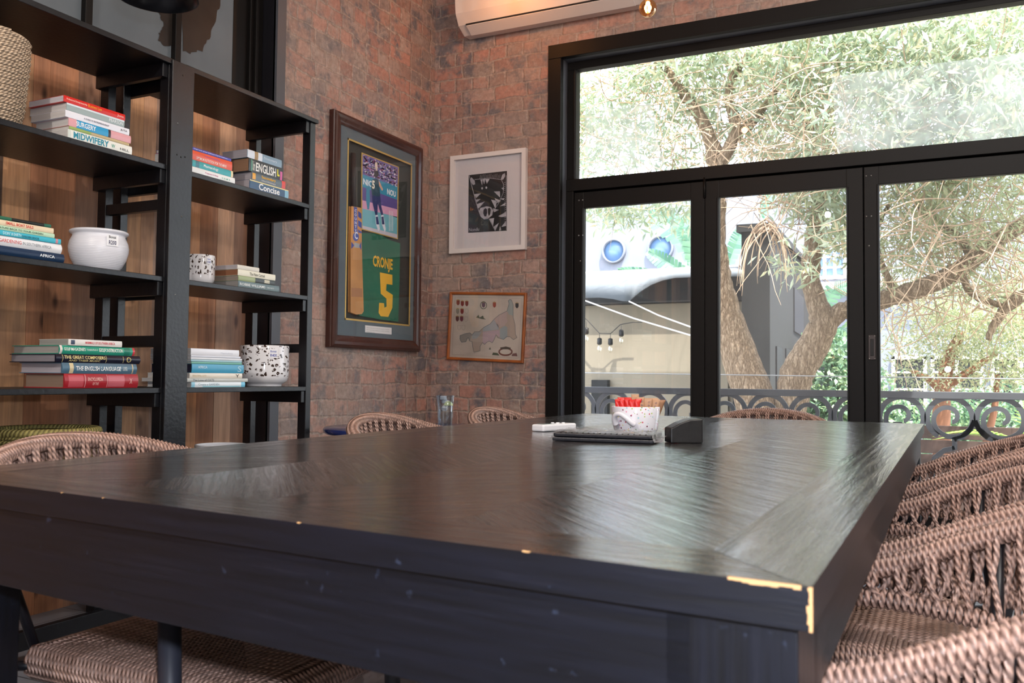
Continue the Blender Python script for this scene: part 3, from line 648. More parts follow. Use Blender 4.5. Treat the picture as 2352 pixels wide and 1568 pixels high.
# ================================================================== SHELVING
SX = -2.62; SB = -2.99; LV = [EYE + 1.19, EYE + 0.787, EYE + 0.365, EYE - 0.05, EYE - 0.47]
ST = 0.02
def shelf_unit(y0, y1, label, cover=None):
    root = thing('shelving_unit', ((SX + SB) / 2, (y0 + y1) / 2, 0), label, 'shelf')
    for yy in (y0, y1 - 0.036):
        for xx in (SX - 0.045, SB):
            m = MB(); m.box(xx, xx + 0.045, yy, yy + 0.036, 0, LV[0] - ST, BLACKWOOD); kid(m, 'post', root, bevel=0.002)
    for k, z in enumerate(LV):
        m = MB(); m.box(SB - 0.01, SX + (0.012 if k == 0 else 0.002), y0 + (0 if k == 0 else 0.037), y1 - (0 if k == 0 else 0.037) + (0.006 if k == 0 else 0), z - ST, z, BLACKWOOD); kid(m, 'shelf_board', root, bevel=0.002)
        for yy in (y0 + 0.037, y1 - 0.06):
            m = MB(); m.box(SB + 0.0, SX - 0.006, yy, yy + 0.023, z - ST - 0.052, z - ST, BLACKWOOD); kid(m, 'side_rail', root, bevel=0.0015)
    for z in (EYE + 0.105, 0.06, EYE + 0.62):
        for yy in (y0 + 0.004, y1 - 0.032):
            if z == EYE + 0.62 and (cover is None or yy < y1 - 0.2): continue
            m = MB(); m.box(SB + 0.045, SX - 0.045, yy, yy + 0.028, z, z + 0.04, BLACKWOOD); kid(m, 'side_rail', root, bevel=0.0015)
    m = MB(); m.box(SX - 0.04, SX - 0.01, y0 + 0.037, y1 - 0.037, 0.04, 0.10, BLACKWOOD); kid(m, 'front_rail', root, bevel=0.0015)
    if cover:
        m = MB(); m.box(SX, SX + 0.018, cover[0], cover[1], 0, LV[0] - 0.004, BLACKWOOD); c = kid(m, 'cover_board', root, bevel=0.002, label='wide upright board with screw heads hiding the join')
        m = MB()
        for (dy, z) in ((0.03, EYE + 0.83), (0.05, EYE + 0.825), (0.07, EYE + 0.83), (0.05, EYE + 1.14), (0.06, EYE + 0.60), (0.04, EYE + 0.3), (0.03, EYE + 0.95)):
            m.lathe([(0.0035, 0), (0, 0.001)], (SX + 0.018, cover[0] + dy, z), SCREW if random.random() < .4 else INK, seg=8, M=Matrix.Rotation(math.pi / 2, 3, 'Y'))
        kid(m, 'screws', c)
    return root
YC = 2.395
shelf_unit(1.0, YC + 0.035, 'black wooden shelving unit on the left, holding the white round pot and red book stack', cover=(YC, YC + 0.108))
shelf_unit(YC + 0.07, 3.262, 'narrower black wooden shelving unit standing against the brick, holding the dictionaries')

# ---------------- books
PAGES = {}
def pages_mat(h):
    key = 'pages_' + h.lstrip('#')
    if key in MATS: return MATS[key]
    t = NT(key); tc = t.n('TexCoord'); mp = t.n('VectorMath', operation='MULTIPLY'); t.l(tc, mp, 3, 0); mp.inputs[1].default_value = (6, 6, 900)
    nz = t.n('TexNoise', i_Scale=1.0, i_Detail=2.0); t.l(mp, nz); c = srgb(h); r = t.ramp(nz, [(0.3, tuple(v * .78 for v in c[:3])), (0.7, c)])
    p = t.n('BsdfPrincipled', i_Roughness=0.85); t.l(r, p, 0, 'Base Color'); t.l(p, t.out); MATS[key] = t.m; return t.m
def cover_mat(h): return simple('cover_' + h.lstrip('#'), h, 0.3, spec=0.5)
def ink(h): return simple('ink_' + h.lstrip('#'), h, 0.5)
def book(name, label, xs, y0, y1, z, th, depth, col, pages='#cfcac6', hard=False, blocks=(), texts=(), group=None, rot=0.0):
    """lying flat: spine faces the room (+X); y0..y1 spine; texts: (string, y from, y to (fractions), z from, z to, colour[, bold]); blocks: colour bands"""
    cx, cy = xs - depth / 2, (y0 + y1) / 2
    root = thing(name, (cx, cy, z), label, 'book', group)
    m = MB(); cm = cover_mat(col); ct = 0.0026 if hard else 0.0009; L = y1 - y0; bul = min(0.006, th * 0.22) if hard else 0.0015
    ov = 0.003 if hard else 0.0
    # cover as C profile in xz, extruded along y
    prof_ = []
    ns_ = 8
    x_f = -depth / 2; x_s = depth / 2 - bul
    outer = [(x_f, 0), (x_s, 0)] + [(x_s + bul * math.sin(math.pi * k / ns_), th * k / ns_) for k in range(1, ns_)] + [(x_s, th), (x_f, th)]
    inner = [(x_f, th - ct), (x_s - ct * .5, th - ct)] + [(x_s - ct * .5, ct), (x_f, ct)]
    # build boards and spine separately to keep quads clean
    m.box(x_f, x_s, -L / 2, L / 2, 0, ct, cm); m.box(x_f, x_s, -L / 2, L / 2, th - ct, th, cm)
    sp_o = [(x_s, 0)] + outer[2:-2] + [(x_s, th)]; poly = sp_o + [(x_s - 0.0015, th), (x_s - 0.0015, 0)]
    vs = [(p[0], -L / 2, p[1]) for p in poly] + [(p[0], L / 2, p[1]) for p in poly]; n = len(poly)
    m.add(vs, [tuple(range(n)), tuple(range(n, 2 * n))[::-1]] + [(i, n + i, n + (i + 1) % n, (i + 1) % n) for i in range(n)], cm)
    co = m.build('cover', root)
    co.parent = root; co.matrix_parent_inverse = Matrix.Identity(4)
    g = MB(); g.box(x_f + 0.003 + ov, x_s - 0.0016, -L / 2 + ov + 0.0005, L / 2 - ov - 0.0005, ct, th - ct, pages_mat(pages)); po = g.build('pages'); po.parent = root
    xx = depth / 2 + 0.0004
    def curve_x(zf): return x_s + bul * math.sin(math.pi * min(max(zf, 0), 1)) + 0.0005
    if blocks:
        g = MB()
        for (a, b, za, zb, h) in blocks:
            st_ = 6; zs = [za + (zb - za) * k / st_ for k in range(st_ + 1)]
            vs = []
            for zf in zs:
                for yf in (a, b): vs.append((curve_x(zf) , -L / 2 + L * yf, th * zf))
            g.add(vs, [(2 * k, 2 * k + 1, 2 * k + 3, 2 * k + 2) for k in range(st_)], cover_mat(h))
        bo = g.build('spine_band'); bo.parent = root
    if texts:
        g = MB()
        for tx in texts:
            s, a, b, za, zb, h = tx[:6]; bold = tx[6] if len(tx) > 6 else 0.012
            vs, fs, x0, x1, yy0, yy1 = text_geo(s, 0.0, bold); zfs = lambda v: za + (zb - za) * (v - yy0) / (yy1 - yy0)
            g.add([(curve_x(zfs(v[1])) + 0.0004, -L / 2 + L * (a + (b - a) * (v[0] - x0) / (x1 - x0)), th * zfs(v[1])) for v in vs], fs, ink(h))
        to = g.build('spine_lettering'); to.parent = root
    root.rotation_euler = (0, 0, rot)
    return root
def stack(xs, zbase, rows, group=None):
    """rows bottom to top: (name,label,pxl,pxr,py,th_px,pxback,colour,opts)"""
    z = zbase
    for (name, label, pl, pr, py, thp, pb_, col, opt) in rows:
        y0 = onX(pl, py, xs).y if not opt.get('y0') else opt['y0']; y1 = onX(pr, py, xs).y
        if opt.get('len'): y0 = y1 - opt['len']
        dep = 0.438 * -xs + 0.898 * y0; th = thp * (0.438 * -xs + 0.898 * (y0 + y1) / 2 if opt.get('mid') else dep) / F_
        depth = opt.get('depth') or min(0.30, max(0.12, abs(onY(pb_, py, y0).x - xs)))
        o = {k: v for k, v in opt.items() if k in ('pages', 'hard', 'blocks', 'texts')}
        book(name, label, xs, y0, y1, z + 0.0004, th, depth, col, group=group, **o); z += th + 0.0006
XS = SX - 0.012
G = 'books lying flat on the shelves'
stack(XS, LV[1], [
 ('textbook', 'white paperback with large teal capitals, bottom of the top left stack', 156, 304, 320, 22, 85, '#f0f0e8', dict(blocks=((0.0, 0.04, 0, 1, '#d8e0d8'),), texts=(('MIDWIFERY', .08, .62, .18, .88, '#2a8fa6', .03), ('W', .66, .72, .3, .7, '#53a48c'), ('HILL', .8, .95, .3, .55, '#444444')))),
 ('textbook', 'thin tan book wedged between the pink and the white paperbacks', 159, 298, 300, 7, 90, '#c9b48a', dict(blocks=((0.0, .35, 0, 1, '#9db56a'),))),
 ('textbook', 'pink and blue paperback, third from the bottom of the top left stack', 158, 302, 280, 18.5, 82, '#e3a7ae', dict(blocks=((.12, .62, 0, 1, '#2f9ed0'), (.62, .66, 0, 1, '#3a3338')), texts=(('SURGERY', .11, .42, .22, .85, '#f4f4f4', .02),))),
 ('textbook', 'plain white paperback with small dark title in the top left stack', 151, 298.5, 262, 16, 70, '#eef0f8', dict(texts=(('A GUIDE TO ENTREPRENEURSHIP', .27, .66, .36, .62, '#3a3c55', .01), ('JUTA', .85, .96, .3, .65, '#33333c')))),
 ('textbook', 'grey-green paperback directly under the red one', 153.6, 287, 245, 17, 68, '#9fb0b0', dict(blocks=((0, 1, .75, 1, '#dfeaf2'),), texts=(('PEARSON', .72, .97, .2, .68, '#e8eef0', .012),))),
 ('textbook', 'bright red paperback on top of the top left stack', 147, 289, 225, 15, 66, '#d3251f', dict(pages='#c9c4c9', texts=(('Professional Entrepreneurship', .04, .36, .35, .7, '#ffe0d0', .01), ('Business Law', .38, .6, .3, .8, '#f2a22a', .01), ('Juta', .86, .97, .25, .7, '#f4c8c0')))),
], G)
stack(XS, LV[1], [
 ('textbook', 'white paperback with small coloured marks, bottom of the stack beside the upright board', 420, 540, 405, 15, 0, '#eef2f2', dict(len=.235, depth=.19, texts=(('Pregnancy & Baby', .3, .6, .35, .65, '#c05a8a'), ('V  H  M  K', .68, .88, .3, .6, '#2a9a7a')))),
 ('textbook', 'teal paperback with white italic title and cream end', 420, 535.6, 385, 15.5, 0, '#2aa3ac', dict(len=.23, depth=.19, blocks=((.95, 1, 0, 1, '#e8dcae'), (.12, .2, 0, 1, '#35788a')), texts=(('Pharmacology', .3, .64, .2, .75, '#f2fbfb', .015),))),
 ('textbook', 'orange-red paperback on nutrition with white capitals', 420, 534, 358, 22, 0, '#e0512f', dict(len=.23, depth=.19, texts=(('OPTIMUM NUTRITION FOR THE MIND', .15, .86, .14, .44, '#fbeee6', .015), ('the bestselling', .35, .7, .58, .82, '#b968a8', .01)))),
 ('textbook', 'thin violet-blue booklet on top of the stack beside the upright board', 420, 532, 338, 7, 0, '#4a4fb0', dict(len=.225, depth=.18, texts=(('Improve your School Performance', .1, .9, .25, .75, '#e6e6fa', .01),))),
], G)
stack(XS, LV[1], [
 ('dictionary', 'navy blue dictionary with large white Concise on its spine, bottom of its stack', 574, 663, 425, 22, 533, '#1f4a70', dict(pages='#a9a3a8', blocks=((0, 1, .88, 1, '#e6d9a0'), (.9, 1, 0, 1, '#7fb3cc')), texts=(('Concise', .22, .76, .15, .84, '#f5f7f8', .02),))),
 ('dictionary', 'slate school dictionary with yellow lettering and red end', 578.5, 656, 398, 18.5, 535, '#56646f', dict(pages='#a9a3a8', blocks=((.02, .11, .12, .9, '#e6a52a'), (.89, 1, 0, 1, '#d83a33')), texts=(('Secondary', .28, .7, .42, .88, '#efb52e', .02), ('School Dictionary', .28, .7, .1, .34, '#e8e8e8', .01)))),
 ('dictionary', 'thick black dictionary with tall white ENGLISH on the spine', 572, 649, 375, 30, 534, '#17181a', dict(pages='#8d6a50', blocks=((.06, .1, .05, .95, '#4c8a72'), (.93, 1, 0, .7, '#cf4f93')), texts=(('ENGLISH', .2, .8, .12, .82, '#f2f2ee', .02), ('Oxford', .105, .17, .1, .9, '#e8e8e0'), ('L', .84, .91, .25, .8, '#e2d93b', .06)))),
 ('dictionary', 'grey-blue glossy paperback with a yellow wedge, topmost of the dictionary stack', 568.8, 648, 345, 19, 510, '#7f99ad', dict(pages='#9e999f', blocks=((0, .42, 0, 1, '#d4dbe6'), (.2, .3, 0, 1, '#e3ad3c')), texts=(('Dictionary', .46, .85, .3, .7, '#cfdbe6', .01),))),
], G)
stack(XS, LV[2], [
 ('hardback_book', 'navy hardback with white capitals, bottom of the gardening stack', 0, 148.5, 590, 23, 0, '#1b3350', dict(len=.30, depth=.22, hard=True, texts=(('AFRICA', .70, .88, .4, .72, '#e8eef2', .015), ('BIRDS', -.05, .14, .55, .85, '#f0f4f6', .015), ('NG', .08, .13, .2, .45, '#f0f4f6')))),
 ('hardback_book', 'thick white hardback with red and grey gardening title', 0, 143, 560, 24, 0, '#f0f2f4', dict(len=.30, depth=.22, hard=True, texts=(('GARDENING', .27, .52, .34, .7, '#c8524e', .012), ('IN SOUTHERN AFRICA', .535, .87, .34, .66, '#8a9298', .01), ('COMPLETE', .02, .25, .34, .68, '#8a9298', .01)))),
 ('paperback_book', 'turquoise paperback in the gardening stack', 0, 140.5, 545, 12, 0, '#3fb6cc', dict(len=.28, depth=.2, blocks=((.93, .96, 0, 1, '#d08a96'),), texts=(('GARDEN BOOK', .5, .72, .15, .6, '#155a70', .012), ('DOIN\' & EARTH', .28, .5, .2, .8, '#d8f2f6', .01)))),
 ('paperback_book', 'pale green paperback in the gardening stack', 0, 126, 528, 10.5, 0, '#bfe0c2', dict(len=.26, depth=.2, texts=(('NATURE BACK TO YOUR GARDEN', .24, .84, .3, .72, '#355a46', .012),))),
 ('paperback_book', 'cream paperback on sails with red capitals', 0, 124, 515, 13, 0, '#ecd9b8', dict(len=.26, depth=.2, texts=(('SMALL BOAT SAILS', .36, .72, .25, .8, '#cf4436', .02),))),
 ('paperback_book', 'thin black and green booklet on top of the gardening stack', 0, 118, 505, 8, 0, '#1b221f', dict(len=.25, depth=.19, blocks=((0, .45, 0, 1, '#2c6a50'), (.9, 1, 0, 1, '#2a6a55')))),
], G)
stack(XS, LV[2], [
 ('paperback_book', 'grey-teal paperback with white capitals, bottom of the stack beside the patterned mug', 548, 641.8, 650, 15, 483, '#5f7478', dict(pages='#8e8a86', texts=(('ROBBIE WILLIAMS', .03, .64, .3, .72, '#e8eeee', .015), ('CHRIS HEATH', .68, .86, .35, .6, '#cfd8d8', .01)))),
 ('paperback_book', 'mottled green and black paperback above the grey-teal one', 548, 631.6, 637, 11.5, 483, '#9aa778', dict(pages='#93867a', blocks=((.45, 1, 0, 1, '#2c3230'), (.7, .85, .2, .9, '#d8d2b8')))),
 ('paperback_book', 'cream paperback with brown page edges, third from the bottom', 547, 633, 623, 14, 484, '#e8e4d0', dict(pages='#8a5a3c', texts=(('The New Carmel', .3, .7, .25, .75, '#6a6a5e', .01),))),
 ('paperback_book', 'small pale grey-cream paperback on top of the stack beside the patterned mug', 546, 596, 608, 10, 485, '#dcd8cc', dict(pages='#b5afb2')),
], G)
stack(XS, LV[3], [
 ('encyclopedia_volume', 'thick red leather volume with gilt spine, bottom of its stack', 148.7, 318, 875, 33.5, 55, '#a3202a', dict(hard=True, pages='#8f7766', blocks=((.05, .24, .08, .9, '#c0505a'), (.57, .80, .08, .9, '#c2606a'), (.26, .268, .05, .95, '#d8a0a0'), (.555, .562, .05, .95, '#d8a0a0')), texts=(('ENCYCLOPEDIA', .3, .5, .5, .75, '#e0b0a8'), ('OF THE', .36, .44, .2, .4, '#e0b0a8'), ('X', .87, .91, .3, .7, '#e0b0a8')))),
 ('hardback_book', 'steel blue hardback on language with a cream band, second from the bottom', 143.6, 315, 845, 25, 44.6, '#4f7085', dict(hard=True, pages='#bdb6bd', blocks=((.09, .14, .02, .98, '#d8c9a0'), (.93, .945, .02, .98, '#c8b890')), texts=(('THE ENGLISH LANGUAGE', .17, .77, .28, .7, '#f0f2f0', .015), ('D. CRYSTAL', .8, .86, .3, .7, '#d8e0e0')))),
 ('hardback_book', 'black hardback with gilt lettering on composers', 129, 322.7, 825, 19.5, 21.7, '#17172a', dict(hard=True, pages='#8f8a90', blocks=((.07, .075, .05, .95, '#d8c98a'), (.57, .575, .05, .95, '#d8c98a'), (.78, .785, .1, .9, '#d8c98a')), texts=(('THE GREAT COMPOSERS', .09, .56, .45, .85, '#e0d08c', .012), ('AND THEIR MUSIC', .14, .5, .14, .36, '#e0d08c', .01), ('O', .82, .88, .15, .85, '#c8b878')))),
 ('hardback_book', 'green hardback on golf with white letters and red end', 137.8, 310, 805, 20, 27.6, '#2f9a80', dict(hard=True, pages='#a9a49e', blocks=((0, .03, 0, 1, '#e8e0d8'), (.97, 1, 0, 1, '#cf3f4a'), (.85, .93, .03, .97, '#247a66')), texts=(("GOLF MAGAZINE'S", .05, .32, .4, .78, '#f4f4ee', .012), ('Complete Book of', .34, .48, .42, .68, '#e0efe8', .005), ('GOLF INSTRUCTION', .5, .83, .36, .8, '#f4f4ee', .015)))),
 ('paperback_book', 'white field guide on mammals with red title, topmost of its stack', 157.7, 280.6, 787, 14.5, 89, '#e4e0da', dict(pages='#a19b96', blocks=((.04, .11, .15, .85, '#2f3f5a'),), texts=(('MAMMALS OF SOUTHERN AFRICA', .3, .86, .32, .72, '#c83f4a', .015),))),
], G)
stack(XS, LV[3], [
 ('paperback_book', 'pale blue and white garden book, bottom of the stack beside the large patterned pot', 439.7, 563, 880, 12, 338, '#e4eef2', dict(depth=.24, blocks=((0, .06, 0, 1, '#8fc8de'), (.92, 1, 0, 1, '#6fc0de'), (.2, .9, 0, .25, '#9fd8e4')), texts=(('Create a GARDEN', .12, .5, .35, .75, '#8aa4b0'),))),
 ('hardback_book', 'grey book about cats jutting out on both sides', 430.7, 569.5, 867, 8.5, 345, '#c3c6c0', dict(depth=.25, texts=(('The Love of CATS', .08, .42, .2, .8, '#5d6a70', .012),))),
 ('hardback_book', 'cream hardback with faint gilt title and a small black emblem', 436, 556.7, 858, 12, 345, '#e9e2d2', dict(depth=.23, texts=(('BEAUTIFUL CATS', .05, .3, .3, .65, '#c8b48a'), ('Y', .86, .94, .2, .8, '#2a2a2a')))),
 ('hardback_book', 'blue hardback with silvery title in the pale stack', 441, 560, 842, 20.5, 350, '#3a9cc0', dict(depth=.22, pages='#22203a', texts=(('AFRICA', .11, .28, .5, .8, '#cfe8f0', .012), ('S', .87, .95, .15, .85, '#a8d4e4')))),
 ('magazine', 'thin teal and green magazine lying on the blue hardback', 440, 556, 830, 4.5, 352, '#7ab8a4', dict(depth=.21)),
 ('magazine', 'thin pale blue magazine in the pale stack', 439, 556, 825, 4.5, 348, '#a8d0dc', dict(depth=.21)),
 ('magazine', 'thin white magazine, second below the thick white folder', 439, 556, 820, 5, 346, '#e8ebf0', dict(depth=.22)),
 ('magazine', 'thin white magazine just below the thick white folder', 439, 553, 815, 5, 346, '#dfe4ee', dict(depth=.22)),
 ('paperback_book', 'thick plain white book on top of the pale stack', 439, 549.7, 800, 15, 345, '#eef0f6', dict(depth=.22, texts=(('Magaliesberg', .6, .85, .25, .55, '#c4c8d2', .0),))),
], G)

# ---------------- pots
def pot_place(px, py, X): return onX(px, py, X)
def pot_mesh(mb, c, R, Hh, prof_, mat, th=0.006, seg=64):
    outer = [(r * R, z * Hh) for r, z in prof_]; inner = [(max(r * R - th, 0.001), max(z * Hh, th)) for r, z in prof_[::-1]]
    mb.lathe([(0.001, 0)] + outer + inner + [(0.0, th)], c, mat, seg)
t = NT('white_ribbed_glaze'); tc = t.n('TexCoord'); sp = t.n('SeparateXYZ'); t.l(tc, sp, 3, 0); mu = t.n('Math', operation='MULTIPLY'); t.l(sp, mu, 2, 0); mu.inputs[1].default_value = 1100
sn = t.n('Math', operation='SINE'); t.l(mu, sn); nz = t.n('TexNoise', i_Scale=25.0); t.l(tc, nz, 3, 0); h = t.n('Math', operation='MULTIPLY'); t.l(sn, h, 0, 0); t.l(nz, h, 0, 1)
pb = t.n('BsdfPrincipled', i_Roughness=0.28); pb.inputs['Base Color'].default_value = srgb('#e8e8ee'); bp = t.n('Bump', i_Strength=0.25, i_Distance=0.001); t.l(h, bp, 0, 'Height'); t.l(bp, pb, 0, 'Normal'); t.l(pb, t.out); GLAZE = t.m
def tag_card(parent, c, U, V, w, h, lines, ch='#f4f4f6'):
    c, U, V = Vector(c), Vector(U), Vector(V); N = U.cross(V)
    m = MB(); m.prism([(-w / 2, -h / 2), (w / 2, -h / 2), (w / 2, h / 2), (-w / 2, h / 2)], simple('tag_paper', ch, 0.6), c, U, V, N, 0, 0.0006); o = kid(m, 'price_tag', parent)
    m = MB()
    for (s, a, b, za, zb, hc) in lines: put_text(m, s, c + U * (-w / 2 + w * a) + V * (-h / 2 + h * za) + N * 0.0009, U, V, w * (b - a), h * (zb - za), ink(hc), 0.02)
    q = kid(m, 'tag_writing', o); return o
def facing(c):   # unit vector from the point towards the camera, horizontal, and its right-hand
    d = Vector((-c.x, -c.y, 0)).normalized(); return d, Vector((-d.y, d.x, 0))
XM = -2.76
a, b = onX(160.7, 570, XM), onX(289.5, 570, XM); cc = onX(226, 600, XM); d_ = 0.438 * -XM + 0.898 * cc.y; R = 64.4 * d_ / F_
PC = Vector((XM, cc.y, LV[2] + 0.0005)); pt = thing('round_pot', PC, 'white glazed round-bellied pot with a handwritten price tag on the left shelving unit', 'pot')
m = MB(); Hh = 96 * d_ / F_
pot_mesh(m, PC, R, Hh, [(.60, 0), (.66, .03), (.80, .16), (.92, .32), (.99, .50), (1.0, .60), (.97, .72), (.90, .82), (.865, .875), (.885, .905), (.955, .925), (.985, .955), (.97, .985), (.93, 1.0)], GLAZE); kid(m, 'body', pt)
dv, rv = facing(PC); cpos = PC + dv * (R * 0.965) * 0.93 + rv * R * 0.42 + Vector((0, 0, Hh * 0.72))
nn = (dv * 0.9 + rv * 0.42).normalized(); uu = Vector((-nn.y, nn.x, 0))
cpos = PC + nn * (R * 1.012) + Vector((0, 0, Hh * 0.72))
tag_card(pt, cpos, uu, Vector((0, 0, 1)), .042, .04, [('Bonsai', .2, .8, .68, .92, '#26262c'), ('R200', .2, .85, .12, .5, '#1c1c50')])
# floral glaze
def floral(name):
    t = NT(name); tc = t.n('TexCoord'); sp = t.n('SeparateXYZ'); t.l(tc, sp, 3, 0)
    at_ = t.n('Math', operation='ARCTAN2'); t.l(sp, at_, 1, 0); t.l(sp, at_, 0, 1); am = t.n('Math', operation='MULTIPLY'); t.l(at_, am); am.inputs[1].default_value = 0.09
    cb = t.n('CombineXYZ'); t.l(am, cb, 0, 0); t.l(sp, cb, 2, 1)
    dn = t.n('TexNoise', i_Scale=45.0, i_Detail=1.0); t.l(cb, dn); ds = t.n('VectorMath', operation='SCALE'); t.l(dn, ds, 1, 0); ds.inputs['Scale'].default_value = 0.02
    ad = t.n('VectorMath', operation='ADD'); t.l(cb, ad, 0, 0); t.l(ds, ad, 0, 1)
    v1 = t.n('TexVoronoi', i_Scale=58.0, feature='SMOOTH_F1'); v1.inputs['Smoothness'].default_value = 0.15; t.l(ad, v1); r1 = t.ramp(v1, [(0.36, (1, 1, 1)), (0.40, (0, 0, 0))])
    v2 = t.n('TexVoronoi', i_Scale=20.0); t.l(cb, v2); r2 = t.ramp(v2, [(0.10, (0, 0, 0)), (0.13, (1, 1, 1)), (0.42, (1, 1, 1)), (0.47, (0, 0, 0))])
    v3 = t.n('TexNoise', i_Scale=42.0, i_Detail=1.0, i_Distortion=2.5); t.l(cb, v3); r3 = t.ramp(v3, [(0.45, (0, 0, 0)), (0.48, (1, 1, 1))])
    mx = t.mix(1.0, r1, r2, 'MULTIPLY'); sub = t.mix(1.0, r3, r1, 'MULTIPLY'); mx = t.mix(1.0, mx, sub, 'LIGHTEN')
    zr = t.ramp(sp, [(0.0, (1, 1, 1)), (1, (1, 1, 1))], ai=2)
    zz = t.n('MapRange'); t.l(sp, zz, 2, 0); zz.inputs['From Min'].default_value = 0.042; zz.inputs['From Max'].default_value = 0.046
    mm = t.mix(1.0, mx, (1, 1, 1, 1), 'MULTIPLY'); t.l(zz, mm, 0, 2)
    col = t.mix(mm, srgb('#e9e8ea'), srgb('#3a2a22')); pb = t.n('BsdfPrincipled', i_Roughness=0.12); t.l(col, pb, 0, 'Base Color'); t.l(pb, t.out); return t.m
FLORAL = floral('brown_floral_glaze')
def floral_pot(px, pxw, X, z, hpx, label, name, tagdir, lines):
    c = onX(px, 850, X); d_ = 0.438 * -X + 0.898 * c.y; R = pxw / 2 * d_ / F_; Hh = hpx * d_ / F_; c = Vector((X, c.y, z + 0.0005))
    pt = thing(name, c, label, 'pot'); m = MB()
    outer = [(.70, 0), (.72, .012), (.71, .04), (.80, .075), (.93, .14), (.985, .23), (1.0, .34), (1.0, .97), (.985, .995), (.96, 1.0)]
    pot_mesh(m, Vector((0, 0, 0)), R, Hh, outer, FLORAL, 0.005); o = m.build('body'); o.parent = pt
    dv, rv = facing(c); nn = (dv + rv * tagdir).normalized(); uu = Vector((-nn.y, nn.x, 0))
    tag_card(pt, c + nn * (R + 0.0015) + Vector((0, 0, Hh * 0.80)), uu, Vector((0, 0, 1)), R * 0.36, Hh * .22, lines, '#dfe6f2'); return pt
floral_pot(607, 110.5, -2.765, LV[3], 93, 'large white pot with brown flower pattern at the end of the lower shelf', 'planter_pot', 0.36, [('Bonsai', .15, .85, .6, .85, '#5a6ab0'), ('R400', .15, .9, .12, .45, '#3a4aa0')])
floral_pot(456, 62, -2.765, LV[2], 71, 'small white mug-shaped pot with brown flower pattern behind the upright board', 'planter_pot', 0.62, [('Bonsai', .15, .85, .6, .85, '#5a6ab0'), ('R180', .15, .9, .12, .45, '#3a4aa0')])
# white bowl on the lowest shelf
c = onX(508, 1020, -2.78); d_ = 0.438 * 2.78 + 0.898 * c.y; R = 58 * d_ / F_
m = MB(); pot_mesh(m, Vector((0, 0, 0)), R, c.z - LV[4] + 0.0, [(.55, 0), (.6, .02), (.8, .3), (.95, .75), (1.0, .97), (.98, 1.0)], WHITE, 0.006)
o = m.build('bowl'); o.location = (-2.78, c.y, LV[4] + 0.0005); tag(o, 'deep white bowl on the lowest shelf, only its rim showing above the table', 'bowl')

# ---------------- baskets
def coil_basket(name, label, c, prof_, mat, step, rr, lean=0.0, lip=None, tex=None):
    root = thing(name, c, label, 'basket'); m = MB()
    L = [0]
    for a, b in zip(prof_, prof_[1:]): L.append(L[-1] + math.hypot(b[0] - a[0], b[1] - a[1]))
    turns = int(L[-1] / step); n = 56; pts = []
    for k in range(turns * n + 1):
        s = L[-1] * k / (turns * n); j = 0
        while j < len(L) - 2 and L[j + 1] < s: j += 1
        f = (s - L[j]) / (L[j + 1] - L[j] + 1e-9); r = prof_[j][0] + (prof_[j + 1][0] - prof_[j][0]) * f; z = prof_[j][1] + (prof_[j + 1][1] - prof_[j][1]) * f
        a = 2 * math.pi * k / n; w = 0.0018 * math.sin(a * 14 + (k // n) * math.pi)
        pts.append(Vector(c) + Vector(((r + w) * math.cos(a), (r + w) * math.sin(a), z)))
    m.tube(pts, rr, mat, 5, caps=False); m.lathe([(0.001, prof_[0][1]), (prof_[0][0], prof_[0][1])] + [(r - 0.001, z) for r, z in prof_], c, mat, 40); kid(m, 'body', root)
    if lip:
        m = MB(); r, z = prof_[-1]; ps = [Vector(c) + Vector((r * math.cos(a) * 1.01, r * math.sin(a) * 1.01, z)) for a in [2 * math.pi * k / 64 for k in range(64)]]; m.tube(ps, lip, mat, 8, closed=True); kid(m, 'rim', root)
    return root
BASK = rope_mat('bleached_palm_weave', srgb('#d3bfa6'), srgb('#c2ab90'), 0.7); SEAG = rope_mat('green_seagrass', srgb('#9b9156'), srgb('#8a8048'), 0.7)
p1 = onX(40, 112, -2.75); r1 = 0.125; zt_ = p1.z - LV[1]
coil_basket('woven_basket', 'pale bleached palm-leaf basket at the left edge on the top left shelf', (-2.76, p1.y - r1 * 0.82, LV[1] + 0.006), [(0.10, 0), (0.112, 0.05), (r1, zt_ * .75), (r1, zt_)], BASK, 0.0098, 0.0060)
p2 = onX(212, 985, -2.72)
coil_basket('seagrass_basket', 'large green-yellow seagrass basket on the lowest left shelf behind the nearest armchair', (-2.79, p2.y - 0.165 * 0.8, LV[4] + 0.008), [(0.13, 0), (0.16, 0.08), (0.168, 0.18), (0.165, p2.z - LV[4] - 0.01)], SEAG, 0.013, 0.0078, lip=0.014)

# ================================================================== FRAMED PICTURES
XF = -2.985
def P1(zx, zy): return onX(740 + zx / 2.612, 230 + zy / 2.612, XF)      # zoomed detail coordinates of the jersey frame
ya, yb = 3.886, 4.802; za, zb = EYE + 0.157, EYE + 1.464
fr1 = thing('framed_jersey', (XL + 0.04, (ya + yb) / 2, (za + zb) / 2), 'tall mahogany shadow-box frame with green jersey, cricket photo and bat on the left brick wall', 'picture')
MAHOG = simple('mahogany_frame', '#3c1d16', 0.25, coat=0.4, var=0.25, bscale=30)
m = MB()
def frame_ring(mb, O, U, V, N, w, h, prof_, mat):
    """prof_: (inset from outer edge, height along N) list, mitred"""
    O, U, V, N = Vector(O), Vector(U), Vector(V), Vector(N); vs = []
    for ins_, hh in prof_:
        for (a, b) in ((ins_, ins_), (w - ins_, ins_), (w - ins_, h - ins_), (ins_, h - ins_)): vs.append(O + U * a + V * b + N * hh)
    n = len(prof_); fs = [(i * 4 + k, i * 4 + (k + 1) % 4, (i + 1) * 4 + (k + 1) % 4, (i + 1) * 4 + k) for i in range(n - 1) for k in range(4)]
    mb.add(vs, fs, mat)
